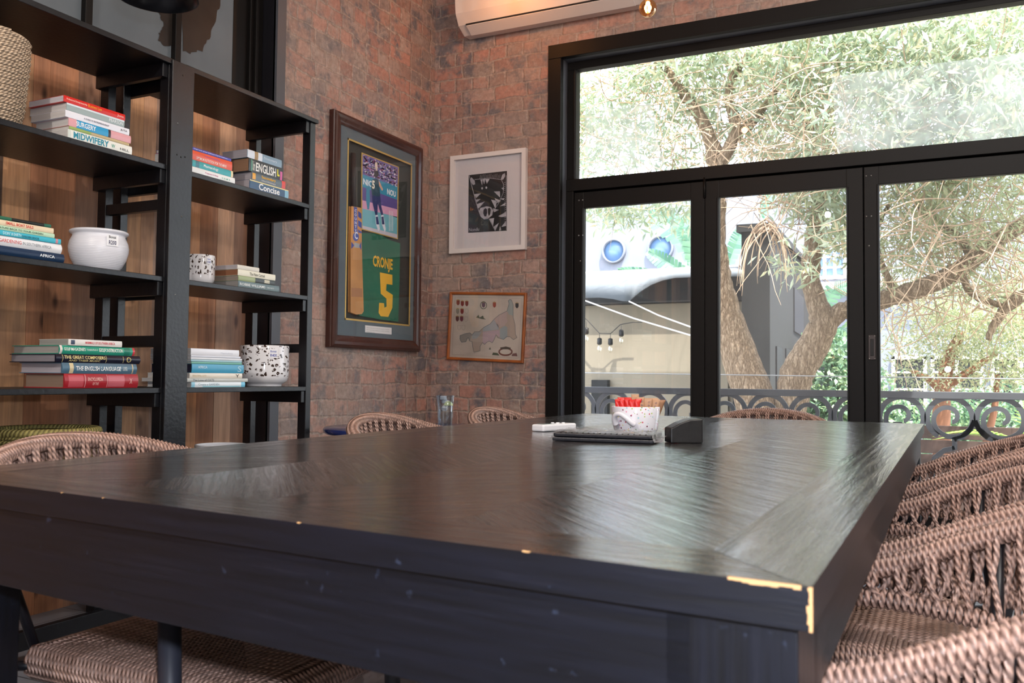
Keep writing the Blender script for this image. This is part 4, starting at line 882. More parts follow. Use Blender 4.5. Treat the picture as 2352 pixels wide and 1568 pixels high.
U, V, N = Vector((0, 1, 0)), Vector((0, 0, 1)), Vector((1, 0, 0))
fw = 0.068; dF = XF - XL
frame_ring(m, (XL, ya, za), U, V, N, yb - ya, zb - za, [(0, 0.002), (0, dF - 0.014), (0.006, dF - 0.010), (0.008, dF - 0.003), (0.018, dF + 0.003), (0.034, dF + 0.001), (0.05, dF - 0.006), (0.058, dF - 0.008), (fw, dF - 0.014), (fw, 0.002)], MAHOG)
kid(m, 'frame', fr1, recalc=True)
MATB = simple('slate_mount_board', '#57666e', 0.8); INNER = simple('dark_felt_backing', '#2b3230', 0.9)
xm = XF - 0.02; m = MB(); iw0, iw1, iz0, iz1 = ya + fw, yb - fw, za + fw, zb - fw
# window of the mount
a0 = P1(152, 1318); a1 = P1(541, 1353); a2 = P1(547, 378); my0, my1, mz0, mz1 = a0.y, a1.y, a0.z + 0.002, a2.z
frame_ring(m, (xm, iw0, iz0), U, V, N, iw1 - iw0, iz1 - iz0, [(0, 0), (0, 0.002)], MATB)
for (y0, y1, z0, z1) in ((iw0, my0, iz0, iz1), (my1, iw1, iz0, iz1), (my0, my1, iz0, mz0), (my0, my1, mz1, iz1)): m.box(xm - 0.003, xm, y0, y1, z0, z1, MATB)
kid(m, 'mount', fr1)
m = MB(); gt = 0.010
for (y0, y1, z0, z1) in ((my0, my0 + gt, mz0, mz1), (my1 - gt, my1, mz0, mz1), (my0, my1, mz0, mz0 + gt), (my0, my1, mz1 - gt, mz1)): m.box(xm - 0.002, xm + 0.0015, y0, y1, z0, z1, GOLD)
kid(m, 'gold_edge', fr1)
xb_ = XL + 0.004; m = MB(); m.box(XL + 0.001, xb_, iw0, iw1, iz0, iz1, INNER); kid(m, 'backing', fr1)
XA = xb_ + 0.003
def PA(zx, zy, X=XA): return onX(740 + zx / 2.612, 230 + zy / 2.612, X)
def polyX(mb, pts, X, mat, conv=PA, th=0.0):
    Q = [conv(a, b) for a, b in pts]; n = len(Q); vs = [(X, q.y, q.z) for q in Q]
    if th:
        vs += [(X - th, q.y, q.z) for q in Q]; fs = [tuple(range(n)), tuple(range(n, 2 * n))[::-1]] + [(i, (i + 1) % n, n + (i + 1) % n, n + i) for i in range(n)]
        mb.add(vs, fs, mat)
    else: mb.add(vs, [tuple(range(n))], mat)
JG = simple('green_jersey_cloth', '#11624a', 0.8, bump=0.5, bscale=25, var=0.2); JY_ = simple('yellow_print', '#eab52a', 0.6)
m = MB(); polyX(m, [(228, 800), (300, 803), (345, 815), (400, 845), (456, 862), (452, 1100), (445, 1325), (330, 1310), (215, 1288), (205, 1275), (228, 1250), (222, 1100)], XA + 0.012, JG, th=0.014); j = kid(m, 'jersey', fr1, bevel=0.004)
m = MB(); XJ = XA + 0.0135
polyX(m, [(335, 1033), (410, 1048), (410, 1108), (375, 1103), (372, 1142), (412, 1168), (410, 1245), (385, 1300), (340, 1296), (327, 1275), (331, 1215), (360, 1218), (362, 1245), (375, 1238), (374, 1190), (340, 1160)], XJ, JY_)
q0, q1 = PA(304, 1005, XJ), PA(422, 1035, XJ)
put_text(m, 'CRONJE', (XJ, q0.y, (q0.z + q1.z) / 2 - 0.006), (0, 1, 0), (0, 0, 1), q1.y - q0.y, 0.085, JY_, 0.03); kid(m, 'jersey_print', j, label='yellow name and number 5')
# cricket photograph
m = MB(); polyX(m, [(234, 313), (458, 400), (452, 835), (232, 775)], XA + 0.003, GOLD, th=0.003); ph = kid(m, 'photograph', fr1, label='colour photo of a cricketer from behind with gold edge')
m = MB(); X2 = XA + 0.0036
def colr(h): return simple('print_' + h, '#' + h, 0.35)
polyX(m, [(240, 323), (453, 405), (449, 520), (239, 445)], X2, colr('6a5fa0'))
polyX(m, [(239, 445), (449, 520), (448, 598), (238, 520)], X2, colr('2e8fb0'))
polyX(m, [(238, 520), (448, 598), (447, 705), (238, 640)], X2, colr('5a4c90'))
polyX(m, [(238, 600), (447, 655), (447, 700), (238, 650)], X2 + 0.0002, colr('d8a0c0'))
polyX(m, [(238, 645), (447, 700), (447, 828), (238, 770)], X2, colr('6fb6c4'))
polyX(m, [(238, 752), (447, 805), (447, 828), (238, 770)], X2 + 0.0002, colr('c8c4d0'))
for k in range(420):
    u, v = random.random(), random.random(); px_ = 244 + u * 202; py_ = 332 + u * 80 + v * 106; r = random.uniform(3, 7)
    polyX(m, [(px_ - r, py_ - r * .3), (px_, py_ - r), (px_ + r, py_), (px_, py_ + r)], X2 + 0.0004, colr(random.choice(('d8d4e6', 'b06a94', '3a3f7c', 'e6e0ea', '8a4a80', '4a5aa0'))))
# the player
XP2 = X2 + 0.0007
polyX(m, [(262, 520), (280, 522), (284, 600), (278, 655), (268, 655), (260, 600)], XP2, colr('2a86a8'))
polyX(m, [(296, 478), (318, 470), (338, 480), (345, 575), (322, 578), (294, 568), (290, 520)], XP2 + 0.0002, colr('1c4858'))
polyX(m, [(293, 570), (345, 576), (352, 640), (364, 690), (352, 695), (330, 620), (328, 690), (316, 690), (300, 625)], XP2 + 0.0001, colr('23306a'))
polyX(m, [(316, 690), (330, 688), (343, 775), (333, 785), (318, 740)], XP2 + 0.0002, colr('dfe4ee')); polyX(m, [(350, 690), (364, 688), (378, 775), (372, 790), (354, 745)], XP2 + 0.0002, colr('dfe4ee'))
polyX(m, [(318, 700), (330, 698), (338, 745), (322, 745)], XP2 + 0.0003, colr('23306a')); polyX(m, [(352, 700), (364, 698), (370, 745), (356, 745)], XP2 + 0.0003, colr('23306a'))
polyX(m, [(308, 430), (322, 422), (334, 432), (334, 452), (322, 466), (308, 456)], XP2 + 0.0003, colr('28242c')); polyX(m, [(312, 380), (320, 370), (328, 380), (328, 425), (318, 425)], XP2 + 0.0002, colr('d8c8b8'))
polyX(m, [(334, 478), (346, 500), (362, 535), (356, 545), (338, 515)], XP2 + 0.0003, colr('d8a890'))
q0 = PA(295, 530); put_text(m, '5', (XP2 + 0.0005, q0.y, q0.z), (0, 1, 0), (0, 0, 1), 0.028, 0.05, colr('f0f0e0'), 0.04)
q0 = PA(386, 555); put_text(m, 'NOU', (X2 + 0.0008, q0.y, q0.z - 0.01), (0, 1, 0), (0, 0, 1), 0.095, 0.036, colr('f0f4f8'), 0.03)
q0 = PA(242, 505); put_text(m, 'NIC', (X2 + 0.0005, q0.y, q0.z), (0, 1, 0), (0, 0, 1), 0.09, 0.036, colr('e8f0f6'), 0.03)
for k in (398, 408, 418): polyX(m, [(k, 660 + (k - 398) * .3), (k + 3, 661 + (k - 398) * .3), (k + 3, 785), (k, 784)], XP2, colr('e8ecec'))
kid(m, 'photo_print', ph)
# bat
m = MB(); BATW = simple('bat_willow', '#c98f4e', 0.5, var=0.2, bscale=30)
polyX(m, [(160, 640), (215, 650), (220, 900), (230, 1265), (220, 1280), (190, 1283), (155, 1270), (155, 900)], XA + 0.02, BATW, th=0.018); bt = kid(m, 'bat_blade', fr1, bevel=0.003)
m = MB(); a, b = PA(176, 320), PA(176, 640); m.tube([(XA + 0.013, a.y, a.z), (XA + 0.013, b.y, b.z)], [0.016, 0.018], simple('bat_grip', '#121318', 0.6, bump=0.6, bscale=90), 14, flat=(0.75, 1.0)); kid(m, 'bat_handle', fr1)
m = MB(); X3 = XA + 0.0206; SB_ = simple('sticker_blue', '#2f49a0', 0.4); SW_ = simple('sticker_white', '#dfe4f0', 0.4)
polyX(m, [(172, 640), (192, 646), (194, 800), (172, 790)], X3, SB_); polyX(m, [(198, 665), (217, 680), (219, 715), (198, 700)], X3, SB_); polyX(m, [(198, 720), (219, 735), (219, 770), (198, 755)], X3, SB_); polyX(m, [(198, 775), (219, 790), (219, 800), (198, 795)], X3, SB_)
polyX(m, [(184 + 18 * math.cos(t_), 820 + 27 * math.sin(t_)) for t_ in [k * math.pi / 8 for k in range(16)]], X3 + 0.0003, SB_)
polyX(m, [(157, 850), (175, 872), (157, 894)], X3, SB_); polyX(m, [(217, 850), (205, 876), (217, 902)], X3, SB_); polyX(m, [(175, 855), (206, 862), (206, 888), (175, 884)], X3, simple('sticker_silver', '#a8acae', 0.3, metal=.5))
q0 = PA(176, 832); put_text(m, 'C', (X3 + 0.0006, q0.y, q0.z), (0, 1, 0), (0, 0, 1), 0.03, 0.042, SW_, 0.03)
for k, ch in enumerate('COUNTY'):
    q0 = PA(177, 672 + k * 24); put_text(m, ch, (X3 + 0.0006, q0.y, q0.z), (0, 1, 0), (0, 0, 1), 0.018, 0.017, SW_, 0.03)
polyX(m, [(157, 1125), (224, 1130), (225, 1182), (157, 1178)], X3, simple('bat_repair_tape', '#a9764e', 0.6)); kid(m, 'bat_stickers', bt)
# plaque, glass
a = P1(275, 1345); b = P1(432, 1405); m = MB(); m.box(xm, xm + 0.001, a.y, b.y, b.z, a.z - 0.004, WHITEM); pq = kid(m, 'caption_card', fr1); m = MB()
for k in range(3): put_text(m, 'The bat and shirt used by the captain in the final', (xm + 0.0015, a.y + 0.012, a.z - 0.02 - k * 0.012), (0, 1, 0), (0, 0, 1), (b.y - a.y) * (.85 if k < 2 else .3), 0.005, INK)
kid(m, 'caption_writing', pq)
m = MB(); m.box(XF - 0.013, XF - 0.011, iw0, iw1, iz0, iz1, PICGLASS); kid(m, 'glass', fr1)
bx = simple('clear_corner_sleeve', '#6a5a56', 0.15)
# zebra drawing
YZ = YB - 0.03
def zc(zx, zy, Y=YZ): return onY(1000 + zx / 2.904, 320 + zy / 2.904, Y)
A = zc(98, 110); Bq = zc(603, 58); C = zc(598, 737); D = zc(93, 757)
zx0, zx1 = (A.x + D.x) / 2, (Bq.x + C.x) / 2; zz0, zz1 = (C.z + D.z) / 2, (A.z + Bq.z) / 2
fr2 = thing('framed_zebra_drawing', ((zx0 + zx1) / 2, YZ, (zz0 + zz1) / 2), 'white box frame holding a childlike white-on-black zebra drawing on the window wall', 'picture')
U, V, N = Vector((1, 0, 0)), Vector((0, 0, 1)), Vector((0, -1, 0)); fwz = 0.028
WFR = simple('white_frame_paint', '#ded6d3', 0.5)
m = MB(); frame_ring(m, (zx0, YB - 0.001, zz0), U, V, N, zx1 - zx0, zz1 - zz0, [(0, 0), (0, 0.031), (fwz, 0.031), (fwz, 0.005)], WFR); kid(m, 'frame', fr2, recalc=True)
m = MB(); m.box(zx0 + fwz, zx1 - fwz, YB - 0.008, YB - 0.002, zz0 + fwz, zz1 - fwz, simple('mount_white', '#cfc9cc', 0.8)); kid(m, 'mount', fr2)
YD = YB - 0.009
def Zp(zx, zy): q = zc(zx, zy, YD); return (q.x, q.z)
def polyY(mb, pts, Y, mat): Q = [zc(a, b, YD) for a, b in pts]; mb.add([(q.x, Y, q.z) for q in Q], [tuple(range(len(Q)))], mat)
m = MB(); polyY(m, [(222, 238), (478, 210), (477, 608), (219, 623)], YD, simple('black_paper', '#131216', 0.8)); dr = kid(m, 'drawing', fr2)
m = MB(); CH = simple('white_pastel', '#a8a6ae', 0.9, var=0.25, bscale=200); YW = YD - 0.0006
polyY(m, [(234, 262), (240, 252), (262, 275), (266, 300), (250, 304), (238, 285)], YW, CH); polyY(m, [(438, 262), (446, 236), (464, 224), (466, 245), (452, 268), (440, 270)], YW, CH)
for P in ([(300, 268), (316, 266), (312, 308)], [(316, 266), (332, 262), (326, 300)], [(332, 264), (362, 264), (344, 296)], [(258, 366), (305, 360), (272, 392)], [(270, 402), (302, 398), (276, 420)], [(276, 432), (330, 414), (290, 460), (282, 456)],
          [(390, 348), (430, 346), (432, 388)], [(372, 402), (412, 410), (400, 460)], [(396, 392), (438, 410), (410, 425)], [(384, 460), (424, 470), (392, 486)], [(420, 512), (474, 482), (472, 514), (440, 518)], [(358, 530), (392, 524), (384, 584)], [(386, 585), (424, 556), (400, 610)], [(424, 608), (432, 578), (440, 606)], [(440, 584), (474, 540), (474, 576)], [(430, 446), (470, 420), (466, 440)], [(426, 396), (462, 392), (456, 404)], [(440, 325), (458, 320), (456, 340)]): polyY(m, P, YW, CH)
polyY(m, [(290, 480), (300, 458), (340, 446), (372, 452), (386, 474), (380, 505), (352, 528), (325, 532), (304, 515)], YW, CH)
kb = simple('black_pastel', '#17161a', 0.9)
for P in ([(322, 470), (334, 458), (344, 464), (346, 490), (340, 514), (328, 514), (320, 495)], [(350, 462), (362, 456), (370, 470), (366, 500), (356, 512), (350, 490)]): polyY(m, P, YW - 0.0004, kb)
for (a, b) in ((312, 326), (340, 322)): polyY(m, [(a + 6 * math.cos(t_), b + 8 * math.sin(t_)) for t_ in [k * math.pi / 5 for k in range(10)]], YW, CH)
def line(mb, pts, w, Y=YW, mat=CH, conv=zc):
    for (a, b), (c, d) in zip(pts, pts[1:]):
        L = math.hypot(c - a, d - b) or 1; nx, ny = -(d - b) / L * w, (c - a) / L * w
        Q = [conv(a + nx, b + ny, YD), conv(c + nx, d + ny, YD), conv(c - nx, d - ny, YD), conv(a - nx, b - ny, YD)]; mb.add([(q.x, Y, q.z) for q in Q], [(0, 1, 2, 3)], mat)
line(m, [(226, 240), (240, 300), (256, 360), (272, 420), (290, 480), (304, 515), (325, 532), (352, 528)], 1.6); line(m, [(262, 268), (300, 264), (360, 258), (440, 268), (455, 300), (452, 360), (420, 430), (384, 480)], 1.2); line(m, [(358, 530), (398, 608)], 1.6); line(m, [(474, 240), (474, 605)], 1.2)
for k in range(14): line(m, [(298 + k * 10, 262 - (k % 3) * 2), (302 + k * 10, 238 - (k % 4) * 3)], 0.8)
for k in range(22): line(m, [(458, 290 + k * 13), (474, 284 + k * 13)], 0.7)
q0 = zc(224, 614, YD); put_text(m, 'Nondu', (q0.x, YW, q0.z), (1, 0, 0), (0, 0, 1), 0.075, 0.022, CH, 0.0)
kid(m, 'chalk_marks', dr)
m = MB(); m.box(zx0 + fwz, zx1 - fwz, YB - 0.022, YB - 0.02, zz0 + fwz, zz1 - fwz, PICGLASS); kid(m, 'glass', fr2)
# map
def mc(zx, zy, Y=YB - 0.012): return onY(1010 + zx / 8.71, 660 + zy / 8.71, Y)
A, Bq, C, D = mc(208, 92), mc(1740, 103), mc(1672, 1518), mc(143, 1435)
fr3 = thing('framed_map', (0, 0, 0), 'antique county map with pastel regions in a thin orange-wood frame below the zebra picture', 'picture')
cx_ = (A.x + Bq.x + C.x + D.x) / 4; cz_ = (A.z + Bq.z + C.z + D.z) / 4; wm = ((Bq - A).length + (C - D).length) / 2; hm = ((A - D).length + (Bq - C).length) / 2
ang = math.atan2((Bq.z - A.z) + (C.z - D.z), (Bq.x - A.x) + (C.x - D.x))
fr3.location = (cx_, YB - 0.012, cz_); U = Vector((math.cos(ang), 0, math.sin(ang))); V = Vector((-math.sin(ang), 0, math.cos(ang))); O = Vector((cx_, YB - 0.001, cz_)) - U * wm / 2 - V * hm / 2
ORW = simple('orange_pine_frame', '#9a5526', 0.35, var=0.3, bscale=60); m = MB(); frame_ring(m, O, U, V, N, wm, hm, [(0, 0), (0, 0.017), (0.004, 0.020), (0.012, 0.019), (0.017, 0.014), (0.017, 0.003)], ORW); kid(m, 'frame', fr3, recalc=True)
def MP(u, v, d=0.0): # from zoom coordinates to the paper plane by inverse bilinear approx
    q = mc(u, v); return Vector((q.x, YB - 0.0075 - d, q.z))
m = MB(); m.prism([(0.015, 0.015), (wm - 0.015, 0.015), (wm - 0.015, hm - 0.015), (0.015, hm - 0.015)], simple('old_paper', '#bdb1a6', 0.85, var=0.1), O, U, V, N, 0.001, 0.006); mp_ = kid(m, 'map_sheet', fr3)
m = MB()
def polyM(pts, h, d=0.0): Q = [MP(a, b, d) for a, b in pts]; m.add(Q, [tuple(range(len(Q)))], simple('map_' + h, '#' + h, 0.8))
def lineM(pts, w, h, d=0.0):
    for (a, b), (c, e) in zip(pts, pts[1:]):
        L = math.hypot(c - a, e - b) or 1; nx, ny = -(e - b) / L * w, (c - a) / L * w
        m.add([MP(a + nx, b + ny, d), MP(c + nx, e + ny, d), MP(c - nx, e - ny, d), MP(a - nx, b - ny, d)], [(0, 1, 2, 3)], simple('map_' + h, '#' + h, 0.8))
coast = [(400, 960), (500, 925), (600, 905), (640, 950), (690, 885), (780, 885), (870, 800), (1000, 730), (1080, 635), (1180, 550), (1340, 470), (1380, 330), (1365, 265), (1400, 238), (1430, 250), (1465, 350), (1465, 600), (1500, 740), (1510, 940), (1540, 1000), (1470, 1045), (1400, 985), (1330, 985), (1270, 1040), (1150, 1000), (1120, 940), (1090, 1030), (1045, 1105), (980, 1070), (930, 1100), (890, 1140), (850, 1100), (800, 1180), (800, 1265), (680, 1295), (655, 1200), (640, 1080), (590, 1070), (565, 1000), (540, 1020), (520, 1085), (430, 1095), (395, 1030)]
cm_ = [(coast, 'a39a90')]
polyM(coast, 'a8988c')
polyM([(400, 960), (500, 925), (600, 905), (640, 950), (590, 1070), (565, 1000), (520, 1085), (430, 1095), (395, 1030)], '8f8a84', .0002)
polyM([(640, 950), (690, 885), (780, 885), (840, 880), (740, 1020), (640, 1030)], '989c9f', .0002)
polyM([(870, 800), (1000, 730), (1080, 635), (1110, 690), (1165, 760), (1180, 840), (850, 880)], '9a9ea4', .0003)
polyM([(855, 885), (1190, 850), (1195, 1000), (1120, 940), (1045, 1105), (980, 1070), (890, 1140), (850, 1100)], 'b09aa2', .0003)
polyM([(1110, 690), (1080, 635), (1180, 550), (1340, 470), (1330, 560), (1350, 680), (1290, 760), (1170, 800)], 'b09c98', .0003)
polyM([(1340, 470), (1380, 330), (1365, 265), (1400, 238), (1430, 250), (1465, 350), (1465, 560), (1380, 540)], '959c9a', .0003)
polyM([(1195, 830), (1290, 765), (1345, 790), (1350, 985), (1270, 1040), (1195, 1000)], '949c9e', .0003)
lineM(coast + coast[:1], 4, '5a6268', .0004)
lineM([(300, 195), (1635, 215), (1565, 1415), (240, 1340), (300, 195)], 1.5, '7a6e66', .0002)
for (a, b, h) in ((360, 300, '7c3a30'), (447, 320, '7a2f2a'), (535, 320, '7a2f2a'), (352, 475, '8a8478'), (440, 475, '7a2f2a'), (345, 625, '5a3034'), (432, 625, '6a3040'), (870, 345, '6a5060'), (1088, 345, '8a3830'), (1540, 360, '3a3c40')):
    polyM([(a - 32, b - 45), (a + 32, b - 45), (a + 32, b + 20), (a + 15, b + 48), (a, b + 56), (a - 15, b + 48), (a - 32, b + 20)], h, .0002)
    polyM([(a - 34, b - 62), (a - 18, b - 52), (a, b - 70), (a + 18, b - 52), (a + 34, b - 62), (a + 30, b - 46), (a - 30, b - 46)], 'a08850', .0002)
lineM([(870 + 62 * math.cos(t_), 355 + 72 * math.sin(t_)) for t_ in [k * math.pi / 10 for k in range(21)]], 6, '3f4a46', .0004)
for (a, b) in ((530, 475), (520, 630), (382, 800), (468, 800)): lineM([(a - 32, b - 45), (a + 32, b - 45), (a + 32, b + 20), (a, b + 56), (a - 32, b + 20), (a - 32, b - 45)], 2, '8a8078', .0002)
polyM([(720, 598), (770, 545), (790, 600), (860, 560), (880, 615), (925, 635), (840, 632)], '5a5c50', .0002); polyM([(975, 1240), (1000, 1190), (1020, 1240)], '5a5c50', .0002)
lineM([(1310 + 130 * math.cos(t_), 1285 + 70 * math.sin(t_)) for t_ in [k * math.pi / 10 for k in range(21)]], 16, '6a4038', .0003); polyM([(1040, 1350), (1060, 1300), (1150, 1310), (1190, 1360)], '4a5040', .0002); polyM([(1430, 1370), (1450, 1320), (1530, 1310), (1550, 1375)], '6a4a48', .0002); polyM([(1200, 1200), (1320, 1180), (1420, 1205), (1400, 1235), (1220, 1235)], '4a4038', .0005)
kid(m, 'map_print', mp_)
m = MB(); m.prism([(0.015, 0.015), (wm - 0.015, 0.015), (wm - 0.015, hm - 0.015), (0.015, hm - 0.015)], PICGLASS, O, U, V, N, 0.012, 0.0135); kid(m, 'glass', fr3)

# ================================================================== AIR CONDITIONER
ACX0, ACX1 = -2.77, -1.55; ac = thing('air_conditioner', ((ACX0 + ACX1) / 2, YB - 0.1, EYE + 2.2), 'white wall-mounted split air conditioner above the pictures', 'air conditioner')
m = MB(); prof_ = [(0, 0), (-0.08, -0.005), (-0.155, 0.035), (-0.195, 0.10), (-0.205, 0.17), (-0.195, 0.28), (0, 0.29)]
vs = [(x, YB + p[0] - 0.001, EYE + 2.20 + p[1]) for x in (ACX0, ACX1) for p in prof_]; n = len(prof_)
ACW = simple('aircon_plastic', '#ddd3cc', 0.4)
m.add(vs, [tuple(range(n)), tuple(range(n, 2 * n))[::-1]] + [(i, n + i, n + (i + 1) % n, (i + 1) % n) for i in range(n)], ACW); kid(m, 'body', ac, bevel=0.006, recalc=True)
m = MB(); M1 = Matrix.Rotation(math.radians(35), 4, 'X'); 
m.box(ACX0 + 0.06, ACX1 - 0.06, YB - 0.152, YB - 0.085, EYE + 2.2 - 0.001, EYE + 2.2 + 0.012, ACW); 
m2 = Matrix.Translation((0, YB - 0.12, EYE + 2.212)) @ Matrix.Rotation(math.radians(-28), 4, 'X')
m = MB(); m.box(ACX0 + 0.06, ACX1 - 0.06, -0.045, 0.04, -0.008, 0.0, ACW, m2); kid(m, 'louvre', ac, bevel=0.003)
m = MB(); m.box(ACX0 + 0.06, ACX1 - 0.06, -0.05, -0.044, -0.006, 0.004, INK, m2); kid(m, 'vent_slot', ac)

# ================================================================== PENDANTS AND BULBS
AMB = NT('amber_bulb_glass'); t = AMB; tr = t.n('BsdfTransparent'); tr.inputs[0].default_value = (1.0, 0.66, 0.34, 1); gl = t.n('BsdfGlossy', i_Roughness=0.02); gl.inputs[0].default_value = (1, .8, .55, 1); lw = t.n('LayerWeight', i_Blend=0.45); ms = t.n('MixShader'); t.l(lw, ms, 1, 0); t.l(tr, ms, 0, 1); t.l(gl, ms, 0, 2)
t.l(ms, t.out); AMB = t.m
t = NT('glowing_filament'); em = t.n('Emission', i_Strength=60.0); em.inputs[0].default_value = (1.0, 0.62, 0.28, 1); t.l(em, t.out); FILA = t.m
def bulb(c, label):
    c = Vector(c); root = thing('globe_bulb', c, label, 'light bulb', 'warm filament globe bulbs'); r = 0.042; m = MB()
    m.lathe([(0.0, -r)] + [(r * math.sin(a), -r * math.cos(a)) for a in [math.pi * k / 16 for k in range(1, 14)]] + [(0.014, r * 1.1)], c, AMB, 24); kid(m, 'glass_globe', root)
    m = MB()
    for k in range(5):
        a = k * 2 * math.pi / 5; m.tube([c + Vector((0.011 * math.cos(a), 0.011 * math.sin(a), -0.018)), c + Vector((0.008 * math.cos(a + .6), 0.008 * math.sin(a + .6), 0.022))], 0.0022, FILA, 5)
    kid(m, 'filament', root)
    m = MB(); m.lathe([(0.0135, 0.04), (0.014, 0.065), (0.02, 0.07), (0.02, 0.11), (0.006, 0.12)], c, INK, 16); kid(m, 'socket', root)
    m = MB(); m.tube([c + Vector((0, 0, 0.118)), (c.x, c.y, CEIL)], 0.003, INK, 6); kid(m, 'cord', root)
    l = light('bulb_light', 'POINT', c, 8.0, (1.0, 0.55, 0.25), size=0.02); l.parent = root; l.location = (0, 0, -0.002); return root
b0 = onY(1488, 19, 4.0); bulb(b0, 'lit amber globe bulb hanging at the top of the picture')
bulb((-1.3, 1.4, b0.z + 0.1), 'lit amber globe bulb nearer the shelving, above the picture'); bulb((-2.3, 4.5, b0.z + 0.5), 'lit amber globe bulb beside the air conditioner, above the picture')
pl = onY(360, -6, 1.85); pn = thing('pendant_lamp', pl, 'black dome pendant lamp with a shiny rim at the top left, before the interior window', 'lamp')
m = MB(); m.lathe([(0.0, .13), (0.03, .125), (0.075, .10), (0.105, .06), (0.115, 0.012), (0.118, 0.0), (0.113, 0.0), (0.10, .055), (0.07, .095), (0.0, .12)], pl, simple('dark_gunmetal', '#2b2c30', 0.25, metal=0.7), 40); kid(m, 'shade', pn)
m = MB(); m.tube([pl + Vector((0, 0, 0.125)), (pl.x, pl.y, CEIL)], 0.003, INK, 6); kid(m, 'cord', pn)

# ================================================================== BLUE SIDE TABLE AND DRINK
bt_c = Vector((-2.24, 3.52, 0)); BT = EYE - 0.235; sdt = thing('side_table', bt_c, 'small round glossy dark blue side table in the corner behind the left armchairs', 'table')
BLU = simple('cobalt_glaze', '#1c2c66', 0.12, spec=0.7); m = MB(); m.lathe([(0.0, BT - 0.03), (0.385, BT - 0.03), (0.40, BT - 0.022), (0.402, BT - 0.006), (0.395, BT), (0.0, BT)], bt_c, BLU, 64); kid(m, 'table_top', sdt)
m = MB(); m.lathe([(0.2, 0), (0.2, 0.015), (0.035, 0.03), (0.03, BT - 0.03)], bt_c, BLACKSTEEL, 32); kid(m, 'pedestal', sdt)
gq = onZ(1022, 991, BT); gs = thing('drinking_glass', (gq.x, gq.y, BT + 0.001), 'tall clear glass of iced water with a lemon slice on the blue side table', 'glass')
t = NT('drinking_glass'); pb = t.n('BsdfPrincipled', i_Roughness=0.02, i_IOR=1.3); pb.inputs['Transmission Weight'].default_value = 1.0; t.l(pb, t.out); DG = t.m
CLEAR = glass_mat('thin_clear_glass', (0.86, 0.9, 0.93, 1), refl=0.12)
m = MB(); gh = 0.155; g0 = Vector((gq.x, gq.y, BT + 0.001)); m.lathe([(0.026, 0), (0.028, 0.012), (0.031, 0.06), (0.039, gh), (0.0365, gh), (0.029, 0.062), (0.025, 0.02), (0, 0.018)], g0, CLEAR, 32); kid(m, 'tumbler', gs)
m = MB()
for k in range(10):
    a = 2 * math.pi * k / 10; m.tube([g0 + Vector((0.0285 * math.cos(a), 0.0285 * math.sin(a), 0.008)), g0 + Vector((0.033 * math.cos(a), 0.033 * math.sin(a), 0.085))], 0.0016, CLEAR, 5)
kid(m, 'fluting', gs)
m = MB(); ICE = simple('ice_cubes', '#c4ccd6', 0.1, spec=0.8); 
for k in range(5): 
    Mx = Matrix.Translation(g0 + Vector((random.uniform(-.012, .012), random.uniform(-.012, .012), 0.10 + k * 0.011))) @ Matrix.Rotation(random.uniform(0, 3), 4, Vector((1, .5, .3)).normalized()); m.box(-.011, .011, -.011, .011, -.009, .009, ICE, Mx)
kid(m, 'ice', gs, bevel=0.003)
m = MB(); dv, rv = facing(g0); lc = g0 + Vector((0, 0, 0.112)) + rv * 0.013 + dv * 0.018; n = 18
m.prism([(0.019 * math.cos(a), 0.019 * math.sin(a)) for a in [math.pi * k / n for k in range(n + 1)]], simple('lemon_flesh', '#cfd98a', 0.4), lc, rv, Vector((0, 0, 1)), dv, 0, 0.003); kid(m, 'lemon_slice', gs, label='thin pale green lemon slice')

# ================================================================== THINGS ON THE TABLE
TT = TZ + 0.0004
t = NT('terrazzo_glaze'); tc = t.n('TexCoord'); v = t.n('TexVoronoi', i_Scale=120.0, i_Randomness=1.0); t.l(tc, v, 3, 0); dn = t.n('TexNoise', i_Scale=260.0); t.l(tc, dn, 3, 0)
dd = t.n('Math', operation='MULTIPLY_ADD'); t.l(dn, dd, 0, 0); dd.inputs[1].default_value = 0.16; t.l(v, dd, 0, 2); rm = t.ramp(dd, [(0.37, (1, 1, 1)), (0.39, (0, 0, 0))])
sr = t.n('SeparateColor'); t.l(v, sr, 1, 0); cr = t.ramp(sr, [(0.0, srgb('#7a2f4a')), (.2, srgb('#e3a0b8')), (.38, srgb('#a9c24e')), (.5, srgb('#9fd0de')), (.62, srgb('#5f9a6a')), (.75, srgb('#e6dc8a')), (.88, srgb('#c9566a'))], interp='CONSTANT')
pk = t.ramp(sr, [(0.62, (1, 1, 1)), (0.64, (0, 0, 0))], ai=1); mk = t.mix(1.0, rm, pk, 'MULTIPLY'); col = t.mix(mk, srgb('#eeedf4'), cr); pb = t.n('BsdfPrincipled', i_Roughness=0.12); t.l(col, pb, 0, 'Base Color'); t.l(pb, t.out); TERR = t.m
c0 = onZ(1460, 992, TZ); dp = 0.438 * -c0.x + 0.898 * c0.y; Rb = 57 * dp / F_; c0 = Vector((c0.x, c0.y + 0.0, TT)) + Vector((-c0.x, -c0.y, 0)).normalized() * -Rb * 0.9
hb = 57 * dp / F_; bw = thing('sachet_pot', c0, 'white terrazzo-speckled ceramic pot filled with sachets on the table', 'pot')
m = MB(); m.lathe([(0.0, 0.0), (Rb * .86, 0.0), (Rb * .9, 0.006), (Rb * .93, 0.02), (Rb * .96, hb * .5), (Rb, hb * .96), (Rb * .985, hb), (Rb * .95, hb), (Rb * .92, hb * .5), (Rb * .88, 0.01), (0, 0.008)], Vector((0, 0, 0)), TERR, 64); o = m.build('body'); o.parent = bw
dv, rv = facing(c0); m = MB(); hn = (dv * 0.90 - rv * 0.44).normalized(); hr = Vector((-hn.y, hn.x, 0))
